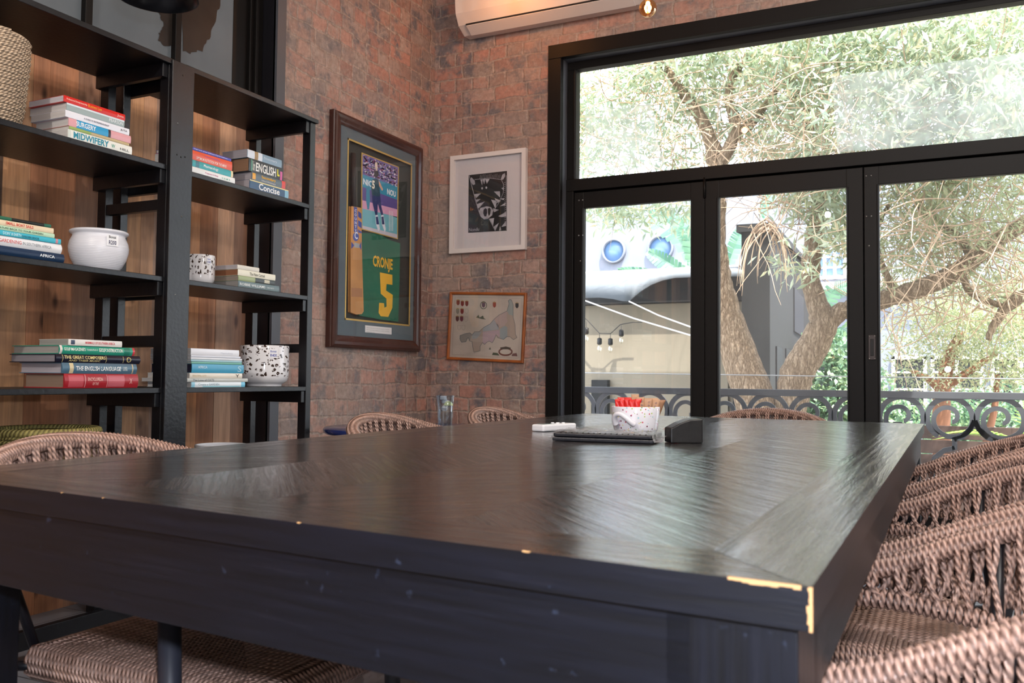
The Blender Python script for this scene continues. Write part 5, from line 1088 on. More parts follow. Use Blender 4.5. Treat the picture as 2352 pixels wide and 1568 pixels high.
pts = [c0 + hn * Rb * .95 - hr * 0.03 + Vector((0, 0, hb * .22)), c0 + hn * (Rb + .006) - hr * 0.032 + Vector((0, 0, hb * .45)), c0 + hn * (Rb + .016) - hr * 0.025 + Vector((0, 0, hb * .68)), c0 + hn * (Rb + .02) - hr * 0.008 + Vector((0, 0, hb * .74)), c0 + hn * (Rb + .018) + hr * 0.01 + Vector((0, 0, hb * .62)), c0 + hn * (Rb + .01) + hr * 0.024 + Vector((0, 0, hb * .40)), c0 + hn * Rb * .93 + hr * 0.032 + Vector((0, 0, hb * .28))]
sm = []
for i in range(len(pts) - 1):
    for k in range(4): sm.append(pts[i].lerp(pts[i + 1], k / 4))
sm.append(pts[-1]); sm = [sum(sm[max(0, i - 2):i + 3], Vector()) / len(sm[max(0, i - 2):i + 3]) for i in range(len(sm))]
m.tube(sm, [0.007 + 0.0025 * abs(i - len(sm) / 2) / (len(sm) / 2) for i in range(len(sm))], simple('white_handle_glaze', '#eeedf4', 0.12), 12); kid(m, 'handle', bw)
REDS = simple('red_sachet', '#d3211c', 0.35); KRA = simple('kraft_sachet', '#bd9474', 0.6, var=0.15, bscale=60); KRB = simple('kraft_dark', '#9d7355', 0.65)
def sachet(base, up, side, w, h, mat, label, group, mark=None, name='sachet'):
    up, side = Vector(up).normalized(), Vector(side).normalized(); nrm = side.cross(up).normalized(); base = Vector(base)
    root = thing(name, base, label, 'sachet', group); nx, ny = 6, 10; vs = []; fs = []
    for face in (1, -1):
        for j in range(ny + 1):
            for i in range(nx + 1):
                u, v = i / nx, j / ny; b_ = 0.0045 * math.sin(math.pi * u) * (math.sin(math.pi * min(1, max(0, (v - .06) / .88))) ** .5 if .06 < v < .94 else 0) + 0.0002
                vs.append(base + side * (w * (u - .5)) + up * (h * v) + nrm * (b_ * face + 0.0016 * math.sin(v * 9 + u * 3)))
    k = (nx + 1) * (ny + 1)
    for j in range(ny):
        for i in range(nx):
            a = j * (nx + 1) + i; fs.append((a, a + 1, a + nx + 2, a + nx + 1)); fs.append((k + a + nx + 1, k + a + nx + 2, k + a + 1, k + a))
    for i in range(nx): fs.append((i + 1, i, k + i, k + i + 1)); a = ny * (nx + 1) + i; fs.append((a, a + 1, k + a + 1, k + a))
    for j in range(ny): a = j * (nx + 1); fs.append((a, a + nx + 1, k + a + nx + 1, k + a)); a += nx; fs.append((a + nx + 1, a, k + a, k + a + nx + 1))
    m = MB(); m.add(vs, fs, mat, True); kid(m, 'packet', root)
    if mark:
        m = MB(); d = nrm if nrm.dot(Vector((-base.x, -base.y, .1))) > 0 else -nrm; sd = side if d.cross(Vector((0, 0, 1))).dot(side) < 0 else -side
        if mark == 'o':
            for q in (.35, .55, .75, .87): 
                cc_ = base + up * h * q + sd * w * (.18 if int(q * 20) % 2 else -.2) + d * 0.0062; m.tube([cc_ + (sd * math.cos(a) + up * math.sin(a)) * 0.0024 for a in [k_ * math.pi / 4 for k_ in range(8)]], 0.0005, ink('#2a2e6a'), 4, closed=True)
        else: put_text(m, mark, base + up * h * .82 - sd * w * -.22 + d * 0.0064 - up * h * .5, -up if False else up, -sd, h * .42, w * .35, ink('#f6e6e0'))
        kid(m, 'printing', root)
    return root
rimz = TT + 0.012; vw = Vector((-dv.x, -dv.y, 0))
RL = ['leftmost red sugar stick in the pot', 'second red sugar stick from the left in the pot', 'third red sugar stick from the left in the pot', 'fourth red sugar stick from the left in the pot', 'red sugar stick in the pot nearest the kraft ones', 'red sugar stick standing behind the front row in the pot']
for i, (a, b, tilt) in enumerate(((-.045, -.012, -.10), (-.034, -.020, -.05), (-.024, -.024, .0), (-.013, -.027, .04), (-.002, -.028, .12), (-.036, .002, -.1))):
    ps = c0 + rv * a * 1.0 - dv * b; ps.z = rimz; sachet(ps, Vector((0, 0, 1)) + rv * tilt * 1.0 + dv * 0.12, rv + dv * random.uniform(-.5, .1), .021 + .002 * (i % 2), .085 + .003 * (i % 3), REDS, RL[i], 'red sachets in the pot', 'COOL' if i in (2, 4) else None)
KL = ['printed kraft sugar stick beside the red ones, front of the pot', 'printed kraft sugar stick in the front middle of the kraft bunch', 'printed kraft sugar stick at the front right of the pot', 'tallest kraft sugar stick rising behind the red ones', 'kraft sugar stick leaning left behind the red ones', 'kraft sugar stick leaning right behind the front ones', 'rightmost kraft sugar stick leaning over the pot rim', 'kraft sugar stick leaning left at the back left of the pot']
for i, (a, b, tilt, hh) in enumerate(((.012, -.026, .02, .092), (.027, -.022, .12, .09), (.04, -.014, .25, .088), (.0, .01, -.02, .10), (-.012, .016, -.2, .092), (.03, .008, .3, .093), (.046, .002, .4, .09), (-.024, .014, -.3, .09))):
    ps = c0 + rv * a - dv * b; ps.z = rimz; sachet(ps, Vector((0, 0, 1)) + rv * tilt + dv * .08, rv + dv * random.uniform(-.3, .3), .025, hh, KRA if i % 3 else KRB if i > 3 else KRA, KL[i], 'kraft sachets in the pot', 'o' if i < 3 else None)
q = onZ(1528, 983, TT + 0.004); sachet(q, (rv * -0.75 + vw * 0.3 + Vector((0, 0, .3))) if False else (rv * 0.6 - vw * 0.8), rv * .8 + vw * .6, .02, .07, REDS, 'single red sachet leaning out beside the speckled pot', None)
# white thermometer/remote
q0, q1 = onZ(1248, 992, TZ), onZ(1372, 984, TZ); rd = (q1 - q0).normalized(); rn = Vector((-rd.y, rd.x, 0)); rem = thing('remote_control', (q0 + q1) / 2, 'white slab-shaped remote control lying behind the black bill folder', 'remote')
Mr = Matrix(((rd.x, rn.x, 0, q0.x), (rd.y, rn.y, 0, q0.y), (0, 0, 1, TT), (0, 0, 0, 1)))
m = MB(); m.box(0, .165, 0.0, .046, 0, .021, WHITE, Mr); kid(m, 'body', rem, bevel=0.005)
m = MB(); m.box(.015, .065, .008, .038, .0205, .0222, simple('lcd_grey', '#7d8a88', 0.2), Mr); kid(m, 'display', rem, bevel=0.0005)
for (a, b) in ((.085, .014), (.085, .032), (.10, .023), (.115, .014)):
    m = MB(); m.lathe([(0.0055, 0), (0.005, 0.003), (0, 0.0035)], Mr @ Vector((a, b, .021)), WHITE, 14); kid(m, 'button', rem)
# black folder in clear plastic
q0, q1 = onZ(1268, 1012, TZ), onZ(1500, 1020, TZ); rd = (q1 - q0).normalized(); rn = Vector((-rd.y, rd.x, 0)); Lb = (q1 - q0).length
Mr = Matrix(((rd.x, rn.x, 0, q0.x), (rd.y, rn.y, 0, q0.y), (0, 0, 1, TT), (0, 0, 0, 1))); bf = thing('bill_folder', (q0 + q1) / 2, 'black bill folder wrapped in crinkled clear plastic in front of the speckled pot', 'folder')
BF = simple('black_leatherette', '#10121c', 0.35, bump=0.3, bscale=150); m = MB(); m.box(0, Lb, 0, .15, 0.0, .0095, BF, Mr); m.box(0.003, Lb - .004, 0.001, .15, .011, .0205, BF, Mr); kid(m, 'covers', bf, bevel=0.0025)
m = MB()
for k in range(16): m.tube([Mr @ Vector((0.02 + k * (Lb - .04) / 15, .006, .0205)), Mr @ Vector((0.02 + k * (Lb - .04) / 15, .016, .0215))], 0.0016, BLACKSTEEL, 5)
kid(m, 'stitching', bf)
t = NT('crinkled_plastic'); tr = t.n('BsdfTransparent'); gl = t.n('BsdfGlossy', i_Roughness=0.12); df = t.n('BsdfDiffuse'); df.inputs[0].default_value = (.75, .75, .8, 1); tc = t.n('TexCoord'); nz = t.n('TexNoise', i_Scale=45.0, i_Detail=4.0, i_Distortion=1.5); t.l(tc, nz, 3, 0)
bp = t.n('Bump', i_Strength=1.0, i_Distance=0.006); t.l(nz, bp, 0, 'Height'); t.l(bp, gl, 0, 'Normal'); r_ = t.ramp(nz, [(.4, (.02,) * 3), (.62, (.22,) * 3)]); m1_ = t.n('MixShader', i_0=0.14); t.l(tr, m1_, 0, 1); t.l(gl, m1_, 0, 2); m2_ = t.n('MixShader'); t.l(r_, m2_, 0, 0); t.l(m1_, m2_, 0, 1); t.l(df, m2_, 0, 2); t.l(m2_, t.out); PLAS = t.m
m = MB(); nx, ny = 40, 14; vs = []; fs = []
for j in range(ny + 1):
    for i in range(nx + 1):
        u = -0.02 + (Lb + .045) * i / nx; v = 0.001 + .165 * j / ny; inside = (0 < u < Lb) and (0 < v < .15)
        z = (.0225 if inside else .006) + random.uniform(0, .005) + (0.008 * math.sin(u * 40) * math.sin(v * 50) if inside else 0) * .5 + (.008 if u > Lb + .015 else 0)
        if j == 0: z = 0.023 if 0 < u < Lb else .004
        vs.append(Mr @ Vector((u, v, max(z, .001))))
for j in range(ny):
    for i in range(nx): a = j * (nx + 1) + i; fs.append((a, a + 1, a + nx + 2, a + nx + 1))
m.add(vs, fs, PLAS, True); kid(m, 'plastic_sleeve', bf, label='crinkled clear plastic bag')
# black wooden wedge
q0, q1 = onZ(1541, 1018, TZ), onZ(1615, 1018, TZ); rd = Vector((q1.x - q0.x, q1.y - q0.y, 0)).normalized(); wl = (q1 - q0).length; rn = Vector((-rd.y, rd.x, 0)); dpw = 0.438 * -q0.x + .898 * q0.y; wh = 56 * dpw / F_
m = MB(); bw_ = simple('charred_black_wood', '#06070b', 0.4, bump=0.5, bscale=60)
m.prism([(0, 0), (wl * .52, -0.0), (wl, 0), (wl, wh), (wl * .62, wh * .97), (wl * .3, wh * .82), (0, wh * .6)], bw_, Vector((q0.x, q0.y, TT)), rd, Vector((0, 0, 1)), -rn, -0.055, 0)
o = m.build('wooden_block', bevel=0.003, recalc=True, origin=(q0.x, q0.y, TT)); tag(o, 'black wooden block with a sloping broken top beside the bill folder', 'block')

# ================================================================== OUTSIDE
GRD = simple('paved_ground', '#7d786f', 0.9, bump=0.3, bscale=5, var=0.2)
m = MB(); m.box(-14, 12, 6.55, 40, -0.9, -0.8, GRD); o = struct(m, 'floor_outside')
m = MB(); m.box(-4, 6, 5.3, 6.5, -0.9, -0.02, simple('balcony_slab', '#8a8a88', 0.7)); struct(m, 'floor_balcony')
m = MB(); m.box(-5, 0.65, 5.24, 6.08, 3.3, 3.42, simple('eave_board', '#4a4744', 0.8)); struct(m, 'trim_5', label='eave over the balcony')
# railing
YRL = 6.2; RLZ = EYE - 0.062; IRON = simple('grey_cast_iron', '#565a60', 0.38, metal=0.2, spec=0.6)
rl = thing('balcony_railing', (0, YRL, 0), 'dark cast-iron balcony railing with spiral scrolls beyond the glass doors', 'railing')
m = MB(); m.box(-3.4, 2.4, YRL - 0.022, YRL + 0.022, RLZ - 0.045, RLZ, IRON); kid(m, 'top_rail', rl, bevel=0.003)
m = MB(); m.box(-3.4, 2.4, YRL - 0.015, YRL + 0.015, 0.07, 0.11, IRON); kid(m, 'bottom_rail', rl, bevel=0.003)
def ribbon(mb, pts, w, th, mat):
    n = len(pts); vs = []; ws = w if isinstance(w, list) else [w] * n
    for i in range(n):
        a = Vector(pts[max(i - 1, 0)]); b = Vector(pts[min(i + 1, n - 1)]); d = (b - a).normalized(); nr = Vector((-d.y, d.x)) * ws[i] / 2; p = Vector(pts[i])
        for s, yy in ((1, -th / 2), (-1, -th / 2), (-1, th / 2), (1, th / 2)): q = p + nr * s; vs.append((q.x, YRL + yy, q.y))
    fs = [(i * 4 + k, i * 4 + (k + 1) % 4, (i + 1) * 4 + (k + 1) % 4, (i + 1) * 4 + k) for i in range(n - 1) for k in range(4)] + [(3, 2, 1, 0), ((n - 1) * 4, (n - 1) * 4 + 1, (n - 1) * 4 + 2, (n - 1) * 4 + 3)]
    mb.add(vs, fs, mat)
zc_ = EYE - 0.228; RR = 0.128; sp_ = 0.277; x = 0.025 - sp_ * 12; k = 0
while x < 2.3:
    m = MB(); pts = []; ws = []
    for i in range(64):
        f = i / 63; a = math.radians(-120 + 0) - f * math.radians(660); r = RR if f < .42 else RR * (1 - (f - .42) / .58 * .80)
        pts.append((x + r * math.cos(a) * 1.0, zc_ + r * math.sin(a))); ws.append(0.034 - 0.008 * f)
    ribbon(m, pts, ws, 0.016, IRON)
    # lower part: arcs stepping down to make quatrefoils between every two scrolls
    s_ = 1 if k % 2 == 0 else -1
    xc_ = x + s_ * sp_ / 2
    ribbon(m, [(xc_ - s_ * (0.0), zc_ - .01), (xc_ - s_ * .02, zc_ - .06), (xc_ - s_ * .07, zc_ - .115), (xc_ - s_ * .115, zc_ - .13)], 0.03, .016, IRON)
    ribbon(m, [(xc_ - s_ * .112, zc_ - .118), (xc_ - s_ * .112, zc_ - .195)], 0.03, .016, IRON)
    ribbon(m, [(xc_ - s_ * .112 + 0 * s_, zc_ - .185), (xc_ - s_ * .17, zc_ - .20), (xc_ - s_ * .225, zc_ - .25), (xc_ - s_ * .245, zc_ - .32)], 0.03, .016, IRON)
    ribbon(m, [(xc_ - s_ * .245, zc_ - .31), (xc_ - s_ * .20, zc_ - .40), (xc_ - s_ * .12, zc_ - .44), (xc_ - s_ * .10, zc_ - .52), (xc_ - s_ * .10, 0.10)], 0.03, .016, IRON)
    kid(m, 'scroll', rl, bevel=0.0); x += sp_; k += 1
m = MB(); a = onY(1340, 856, 6.25); b = onY(2352, 870, 6.25); d = (b - a) / (b.x - a.x)
pts = [a + d * s for s in [-1.2 + 0.25 * k for k in range(22)]]; m.tube(pts, 0.0035, simple('white_wire', '#c8ccd0', 0.3, metal=.4), 6); o = m.build('wire'); tag(o, 'thin taut wire stretched just above the balcony railing', 'wire')
# cream building on the left with dark band
CREAM = simple('cream_render', '#7c7465', 0.9, bump=0.15, bscale=12, var=0.08); DARK = simple('charcoal_render', '#0f1011', 0.85, bump=0.3, bscale=10, var=0.18); DK2 = simple('charcoal_fascia', '#0c0d0e', 0.8)
YW_ = 11.0
c1_ = onY(1340, 700, YW_); c2_ = onY(1700, 700, YW_); XE_ = onY(1712, 700, YW_).x; cb = thing('cream_building', ((c1_.x + c2_.x) / 2 - 1, YW_ + 1, -0.8), 'low cream rendered building with charcoal fascia beyond the left door', 'building')
m = MB(); zt_ = onY(1500, 698, YW_).z; m.box(c1_.x - 3.2, XE_, YW_, YW_ + 1.8, -0.8, zt_, CREAM); kid(m, 'wall', cb)
m = MB(); m.box(c1_.x - 3.2, XE_, YW_ - 0.12, YW_ + 1.8, zt_, onY(1500, 641, YW_).z, DK2); kid(m, 'fascia', cb, bevel=.01)
m = MB(); m.box(c1_.x - 3.2, XE_ - 0.03, YW_ - 0.22, YW_ - 0.12, onY(1500, 636, YW_).z, onY(1500, 622, YW_).z, WHITEM); kid(m, 'gutter', cb, bevel=.01)
for px in (1672, 1690): 
    q = onY(px, 800, YW_ - .01); m = MB(); m.box(q.x - .03, q.x + .01, YW_ - .05, YW_, -0.8, zt_ - .02, CREAM if px < 1680 else DK2); kid(m, 'pilaster', cb, bevel=.005)
q0, q1 = onY(1361, 872, YW_ - .05), onY(1398, 890, YW_ - .05); m = MB(); m.box(q0.x, q1.x, YW_ - .1, YW_, -0.5, q0.z, DK2); kid(m, 'meter_box', cb, bevel=.005)
# scalloped awning
m = MB(); YA = YW_ - 0.7; low = [(1300, 700), (1325, 688), (1345, 684), (1375, 683), (1405, 686), (1428, 691), (1444, 692), (1455, 682), (1472, 668), (1495, 654), (1520, 644), (1548, 638), (1590, 636), (1700, 634)]
hi_z = onY(1400, 634, YA).z
P = [onY(a, b, YA) for a, b in low]; vs = []; AW = simple('pale_canvas', '#5a6066', 0.8, var=0.12, bscale=30)
for p in P: vs += [(p.x, YA, min(p.z, hi_z - .01)), (p.x, YA + .03, min(p.z, hi_z - .01)), (p.x, YA + .33, hi_z + .06), (p.x, YA + .30, hi_z + .08)]
fs = []
for i in range(len(P) - 1):
    for k in range(4): fs.append((i * 4 + k, i * 4 + (k + 1) % 4, (i + 1) * 4 + (k + 1) % 4, (i + 1) * 4 + k))
m.add(vs, fs, AW, True); o = m.build('scalloped_awning', recalc=True); tag(o, 'pale grey canvas awning with scalloped lower edge over the cream wall', 'awning')
for (a, b, c, d, lab) in ((1343, 690, 1590, 771, 'lower'), (1445, 692, 1590, 752, 'upper')):
    m = MB(); p = onY(a, b, YA); q = onY(c, d, YA - 1.2); m.tube([p, p.lerp(q, .5) + Vector((0, 0, -.02)), q, q + (q - p) * .3], 0.008, simple('white_rope', '#d8d8d8', 0.7), 6); o = m.build('guy_rope'); tag(o, 'white guy rope running down from the awning, the %s of two' % lab, 'rope')
# festoon lights on the cream wall
YS = YW_ - 0.14; m = MB(); pth = [(1310, 690), (1325, 715), (1350, 736), (1377, 765), (1402, 766), (1425, 745), (1452, 740), (1475, 740)]
Q = [onY(a, b, YS) for a, b in pth]; fl_ = thing('string_light', Q[3], 'black festoon string with four small bulbs sagging along the cream wall', 'string light'); m.tube(Q, 0.006, INK, 5); kid(m, 'cable', fl_)
WB = glass_mat('pale_bulb_glass', (.95, .95, .9, 1), .2)
for (a, b, c_) in ((1347, 738, 762), (1377, 765, 786), (1402, 766, 787), (1427, 745, 767)):
    q = onY(a, b, YS); e = onY(a, c_, YS)
    m = MB(); m.tube([q, e], 0.004, INK, 5); m.lathe([(0.012, 0.06), (0.03, 0.05), (0.032, -0.02), (0.02, -0.03)], e, INK, 12); sk_ = kid(m, 'socket', fl_)
    m = MB(); m.lathe([(0.018, -0.03), (0.03, -0.06), (0.034, -0.09), (0.022, -0.12), (0, -0.128)], e, WB, 14); kid(m, 'globe', sk_)
# dark grey block
YD1 = 10.5; a0 = onY(1703, 545, YD1); a1 = onY(1768, 535, YD1); YD2 = 16.5; e1 = onY(1852, 640, YD2)
gb = thing('charcoal_building', ((a0.x + a1.x) / 2, (YD1 + YD2) / 2, -0.8), 'tall charcoal rendered building with sloping top behind the forked tree trunk', 'building')
zt1 = onY(1768, 530, YD1).z; zt2 = onY(1852, 612, YD2).z
x0_, x1_, x1e = a0.x, a1.x, e1.x
m = MB(); vs = [(x0_, YD1, -.8), (x1_, YD1, -.8), (x1e, YD2, -.8), (x0_, YD2, -.8), (x0_, YD1, zt1), (x1_, YD1, zt1), (x1e, YD2, zt2), (x0_, YD2, zt2)]
m.add(vs, [(3, 2, 1, 0), (4, 5, 6, 7), (0, 1, 5, 4), (1, 2, 6, 5), (2, 3, 7, 6), (3, 0, 4, 7)], DARK); kid(m, 'wall', gb)
m = MB(); vs = [(v_[0] + (-.05 if v_[0] == x0_ else .05), v_[1] - (.05 if v_[1] == YD1 else 0), v_[2]) for v_ in vs[4:]]; vs += [(v_[0], v_[1], v_[2] + .09) for v_ in vs]; m.add(vs, [(3, 2, 1, 0), (4, 5, 6, 7), (0, 1, 5, 4), (1, 2, 6, 5), (2, 3, 7, 6), (3, 0, 4, 7)], DK2); kid(m, 'coping', gb)
def on_side(px, py):   # hit the receding side face
    d = ray(px, py); t0 = None; dx, dy = x1e - x1_, YD2 - YD1
    s = (x1_ * dy - YD1 * dx) / (d[0] * dy - d[1] * dx); return Vector((d[0] * s, d[1] * s, d[2] * s + EYE))
for (pa, pb_, ya_, yb_, nm) in ((1822, 1843, 660, 760, 'window'), (1781, 1794, 795, 1000, 'doorway'), (1803, 1820, 800, 1000, 'doorway'), (1838, 1848, 815, 1000, 'doorway')):
    A_, B_ = on_side(pa, ya_), on_side(pb_, ya_); zb_ = on_side(pa, yb_).z; m = MB(); o_ = Vector((.03, -.01, 0))
    vs = [(A_.x, A_.y, zb_), (B_.x, B_.y, zb_), (B_.x, B_.y, A_.z), (A_.x, A_.y, A_.z)]; vs = [Vector(v_) + Vector((.02, 0, 0)) for v_ in vs] + [Vector(v_) - Vector((.2, 0, 0)) for v_ in vs]
    m.add(vs, [(0, 1, 2, 3), (7, 6, 5, 4), (0, 4, 5, 1), (1, 5, 6, 2), (2, 6, 7, 3), (3, 7, 4, 0)], simple('dark_opening', '#1a1a1e', 0.6)); kid(m, nm, gb)
# white house
YH = 19.0; WR = simple('white_render', '#757b88', 0.9, bump=0.1, bscale=8, var=0.04); wh_ = thing('white_house', (0, YH, -0.8), 'white rendered house with round and casement windows filling the background', 'building')
m = MB(); m.box(-16, 8, YH, YH + 4, -0.8, onY(1900, 400, YH).z, WR); kid(m, 'wall', wh_)
WG = simple('sky_reflection_colour', '#5c7ca4', 0.3, spec=0.6); WGD = simple('dark_window_glass', '#23262c', 0.08, spec=0.8)  # blue sky reflection put into the pane colour
for (px, py, r) in ((1411, 577, 25), (1518, 571, 27)):
    c = onY(px, py, YH); rr_ = r * (0.438 * -c.x + .898 * c.y) / F_; M_ = Matrix.Rotation(math.pi / 2, 3, 'X')
    m = MB(); m.lathe([(rr_ * 1.14, 0), (rr_ * 1.14, .08), (rr_, .10), (rr_ * .96, 0.02)], (c.x, YH, c.z), WR, 36, M=M_); w_ = kid(m, 'round_window', wh_)
    m = MB(); m.lathe([(0, 0.03), (rr_, 0.03), (rr_, 0), (0, 0)], (c.x, YH, c.z), WG, 36, M=M_); kid(m, 'pane', w_)
def casement(pa, pb_, ya_, yb_, cols, rows, glass=WGD):
    A_, B_ = onY(pa, ya_, YH), onY(pb_, yb_, YH); x0, x1, z0, z1 = A_.x, B_.x, B_.z, A_.z; m = MB(); f = .06
    m.box(x0, x1, YH - .06, YH, z1 - f, z1, WHITEM); m.box(x0, x1, YH - .1, YH, z0, z0 + f, WHITEM)
    for k in range(cols + 1): xx = x0 + (x1 - x0 - f) * k / cols; m.box(xx, xx + f, YH - .06, YH, z0, z1, WHITEM)
    for k in range(1, rows): zz = z0 + (z1 - z0) * k / rows; m.box(x0, x1, YH - .05, YH, zz, zz + .035, WHITEM)
    w_ = kid(m, 'window', wh_); m = MB(); m.box(x0 + .01, x1 - .01, YH - .02, YH - .005, z0 + .01, z1 - .01, glass); kid(m, 'pane', w_)
casement(1868, 1945, 570, 640, 3, 3, WG); casement(1872, 1946, 822, 960, 2, 4); casement(2048, 2130, 818, 975, 1, 4); casement(2138, 2260, 818, 975, 2, 4); casement(2275, 2420, 818, 975, 2, 4)
m = MB(); A_, B_ = onY(1850, 652, YH), onY(1960, 664, YH); m.box(A_.x, B_.x + 2, YH - .25, YH, B_.z, A_.z, WHITEM); kid(m, 'ledge', wh_)
# low dark timber screen seen through the railing on the right
m = MB(); A_ = onY(2075, 975, 8.2); z_ = A_.z; root = thing('timber_screen', (1.5, 8.2, -.8), 'low dark horizontal timber screen seen through the railing at right', 'screen')
for k in range(6): m.box(-.45, 3.4, 8.2, 8.23, z_ - .12 * k - .11, z_ - .12 * k, simple('dark_brown_boards', '#4a3830', 0.8, var=.3)) 
kid(m, 'boards', root, bevel=.003)
m = MB()
for x_ in (-.40, 1.2, 2.6): m.box(x_, x_ + .07, 8.23, 8.29, -.8, z_ + .02, DK2)
kid(m, 'posts', root)

# ---------------- trees
t = NT('bark'); tc = t.n('TexCoord'); mp = t.n('VectorMath', operation='MULTIPLY'); t.l(tc, mp, 3, 0); mp.inputs[1].default_value = (26, 26, 6); v = t.n('TexVoronoi', i_Scale=1.0, feature='DISTANCE_TO_EDGE'); 
nzd = t.n('TexNoise', i_Scale=3.0, i_Detail=5.0); t.l(mp, nzd); ad = t.n('VectorMath', operation='ADD'); t.l(mp, ad, 0, 0); t.l(nzd, ad, 1, 1); t.l(ad, v)
nz = t.n('TexNoise', i_Scale=5.0, i_Detail=6.0); t.l(mp, nz); cr = t.ramp(nz, [(.3, srgb('#75614a')), (.6, srgb('#a8937a')), (.8, srgb('#c2b096'))]); dk = t.ramp(v, [(0.0, (.5, .45, .4)), (.25, (1, 1, 1))]); c = t.mix(1.0, cr, dk, 'MULTIPLY')
pb = t.n('BsdfPrincipled', i_Roughness=0.9); t.l(c, pb, 0, 'Base Color'); bp = t.n('Bump', i_Strength=1.0, i_Distance=0.03); t.l(v, bp, 0, 'Height'); t.l(bp, pb, 0, 'Normal'); t.l(pb, t.out); BARK = t.m
TWIG = simple('dry_twig', '#b39a80', 0.9, var=0.3, bscale=10); BARKD = simple('dark_bark', '#6a5038', 0.9, var=0.3, bscale=20)
def leaf_mat(name, cols):
    t = NT(name); g = t.n('NewGeometry'); r = t.ramp(g, cols, ai='Random Per Island'); d = t.n('BsdfDiffuse'); tl = t.n('BsdfTranslucent'); gs_ = t.n('BsdfGlossy', i_Roughness=0.35); t.l(r, d); t.l(r, tl)
    m1 = t.n('MixShader', i_0=0.38); t.l(d, m1, 0, 1); t.l(tl, m1, 0, 2); m2 = t.n('MixShader', i_0=0.06); t.l(m1, m2, 0, 1); t.l(gs_, m2, 0, 2); t.l(m2, t.out); return t.m
LEAF = leaf_mat('willow_leaves', [(0, srgb('#8fa480')), (.3, srgb('#b6c2a0')), (.55, srgb('#a9beac')), (.8, srgb('#ccd0aa')), (1, srgb('#cfbf98'))])
LEAF2 = leaf_mat('olive_leaves', [(0, srgb('#8d9c78')), (.4, srgb('#b2bd92')), (.8, srgb('#c0c49a')), (1, srgb('#ccbf98'))])
LEAFG = leaf_mat('green_leaves', [(0, srgb('#5c8468')), (.5, srgb('#7fa080')), (1, srgb('#a0b884'))])
def leaves(name, parent, blobs, mat, L=(0.05, 0.10), W=0.26, droop=0.5, label=None, seed=1):
    """blobs: (centre, radii, count). Small lance leaves with a folded midrib"""
    rg = np.random.RandomState(seed); V_ = []; F__ = []; base = 0
    for (c, r, n) in blobs:
        nc = max(1, n // 9); cc = rg.normal(size=(nc, 3)); cc /= np.linalg.norm(cc, axis=1)[:, None]; cc *= rg.uniform(.1, 1, (nc, 1)) ** .45; cc = cc * np.array(r) + np.array(c)
        idx = rg.randint(0, nc, n); p = cc[idx] + rg.normal(size=(n, 3)) * 0.075
        d = rg.normal(size=(n, 3)); d[:, 2] -= droop; d /= np.linalg.norm(d, axis=1)[:, None]
        s = np.cross(d, rg.normal(size=(n, 3))); s /= np.linalg.norm(s, axis=1)[:, None]; u = np.cross(d, s)
        l = rg.uniform(L[0], L[1], (n, 1)); w = l * W * .5
        a = p; b = p + d * l * .45 + s * w + u * w * .3; e = p + d * l + u * l * -.05; f = p + d * l * .45 - s * w + u * w * .3
        V_.append(np.stack([a, b, e, f], 1).reshape(-1, 3)); i = np.arange(n) * 4 + base; F__.append(np.stack([i, i + 1, i + 2, i, i + 2, i + 3], 1).reshape(-1, 3)); base += 4 * n
    V_ = np.concatenate(V_).astype(np.float32); F__ = np.concatenate(F__).astype(np.int32)
    me = bpy.data.meshes.new(name); me.vertices.add(len(V_)); me.vertices.foreach_set('co', V_.ravel()); me.loops.add(F__.size); me.loops.foreach_set('vertex_index', F__.ravel())
    me.polygons.add(len(F__)); me.polygons.foreach_set('loop_start', np.arange(0, F__.size, 3, dtype=np.int32)); me.update(calc_edges=True); me.validate(); me.materials.append(mat)
    o = bpy.data.objects.new(name, me); COL.objects.link(o); o.parent = parent; o.location = -Vector(parent.location); o['kind'] = 'stuff'
    if label: o['label'] = label
    return o
def wpath(pts, Y, n=6, jit=0.0):
    P = [onY(p[0], p[1], (p[3] if len(p) > 3 else Y)) for p in pts]; dp = [0.438 * -q.x + .898 * q.y for q in P]; R = [p[2] * d / F_ for p, d in zip(pts, dp)]
    out, rr = [], []
    for i in range(len(P) - 1):
        p0, p1, p2, p3 = P[max(i - 1, 0)], P[i], P[i + 1], P[min(i + 2, len(P) - 1)]
        for k in range(n):
            t_ = k / n; q = 0.5 * ((2 * p1) + (-p0 + p2) * t_ + (2 * p0 - 5 * p1 + 4 * p2 - p3) * t_ ** 2 + (-p0 + 3 * p1 - 3 * p2 + p3) * t_ ** 3); out.append(q + Vector([random.uniform(-jit, jit) for _ in range(3)])); rr.append(R[i] + (R[i + 1] - R[i]) * t_)
    out.append(P[-1]); rr.append(R[-1]); return out, rr
YT = 8.6
tb = onY(1780, 1060, YT); tr1 = thing('forked_tree', (tb.x, tb.y, -.8), 'large tree with a forked rough trunk and pale willowy foliage filling the windows', 'tree')
m = MB()
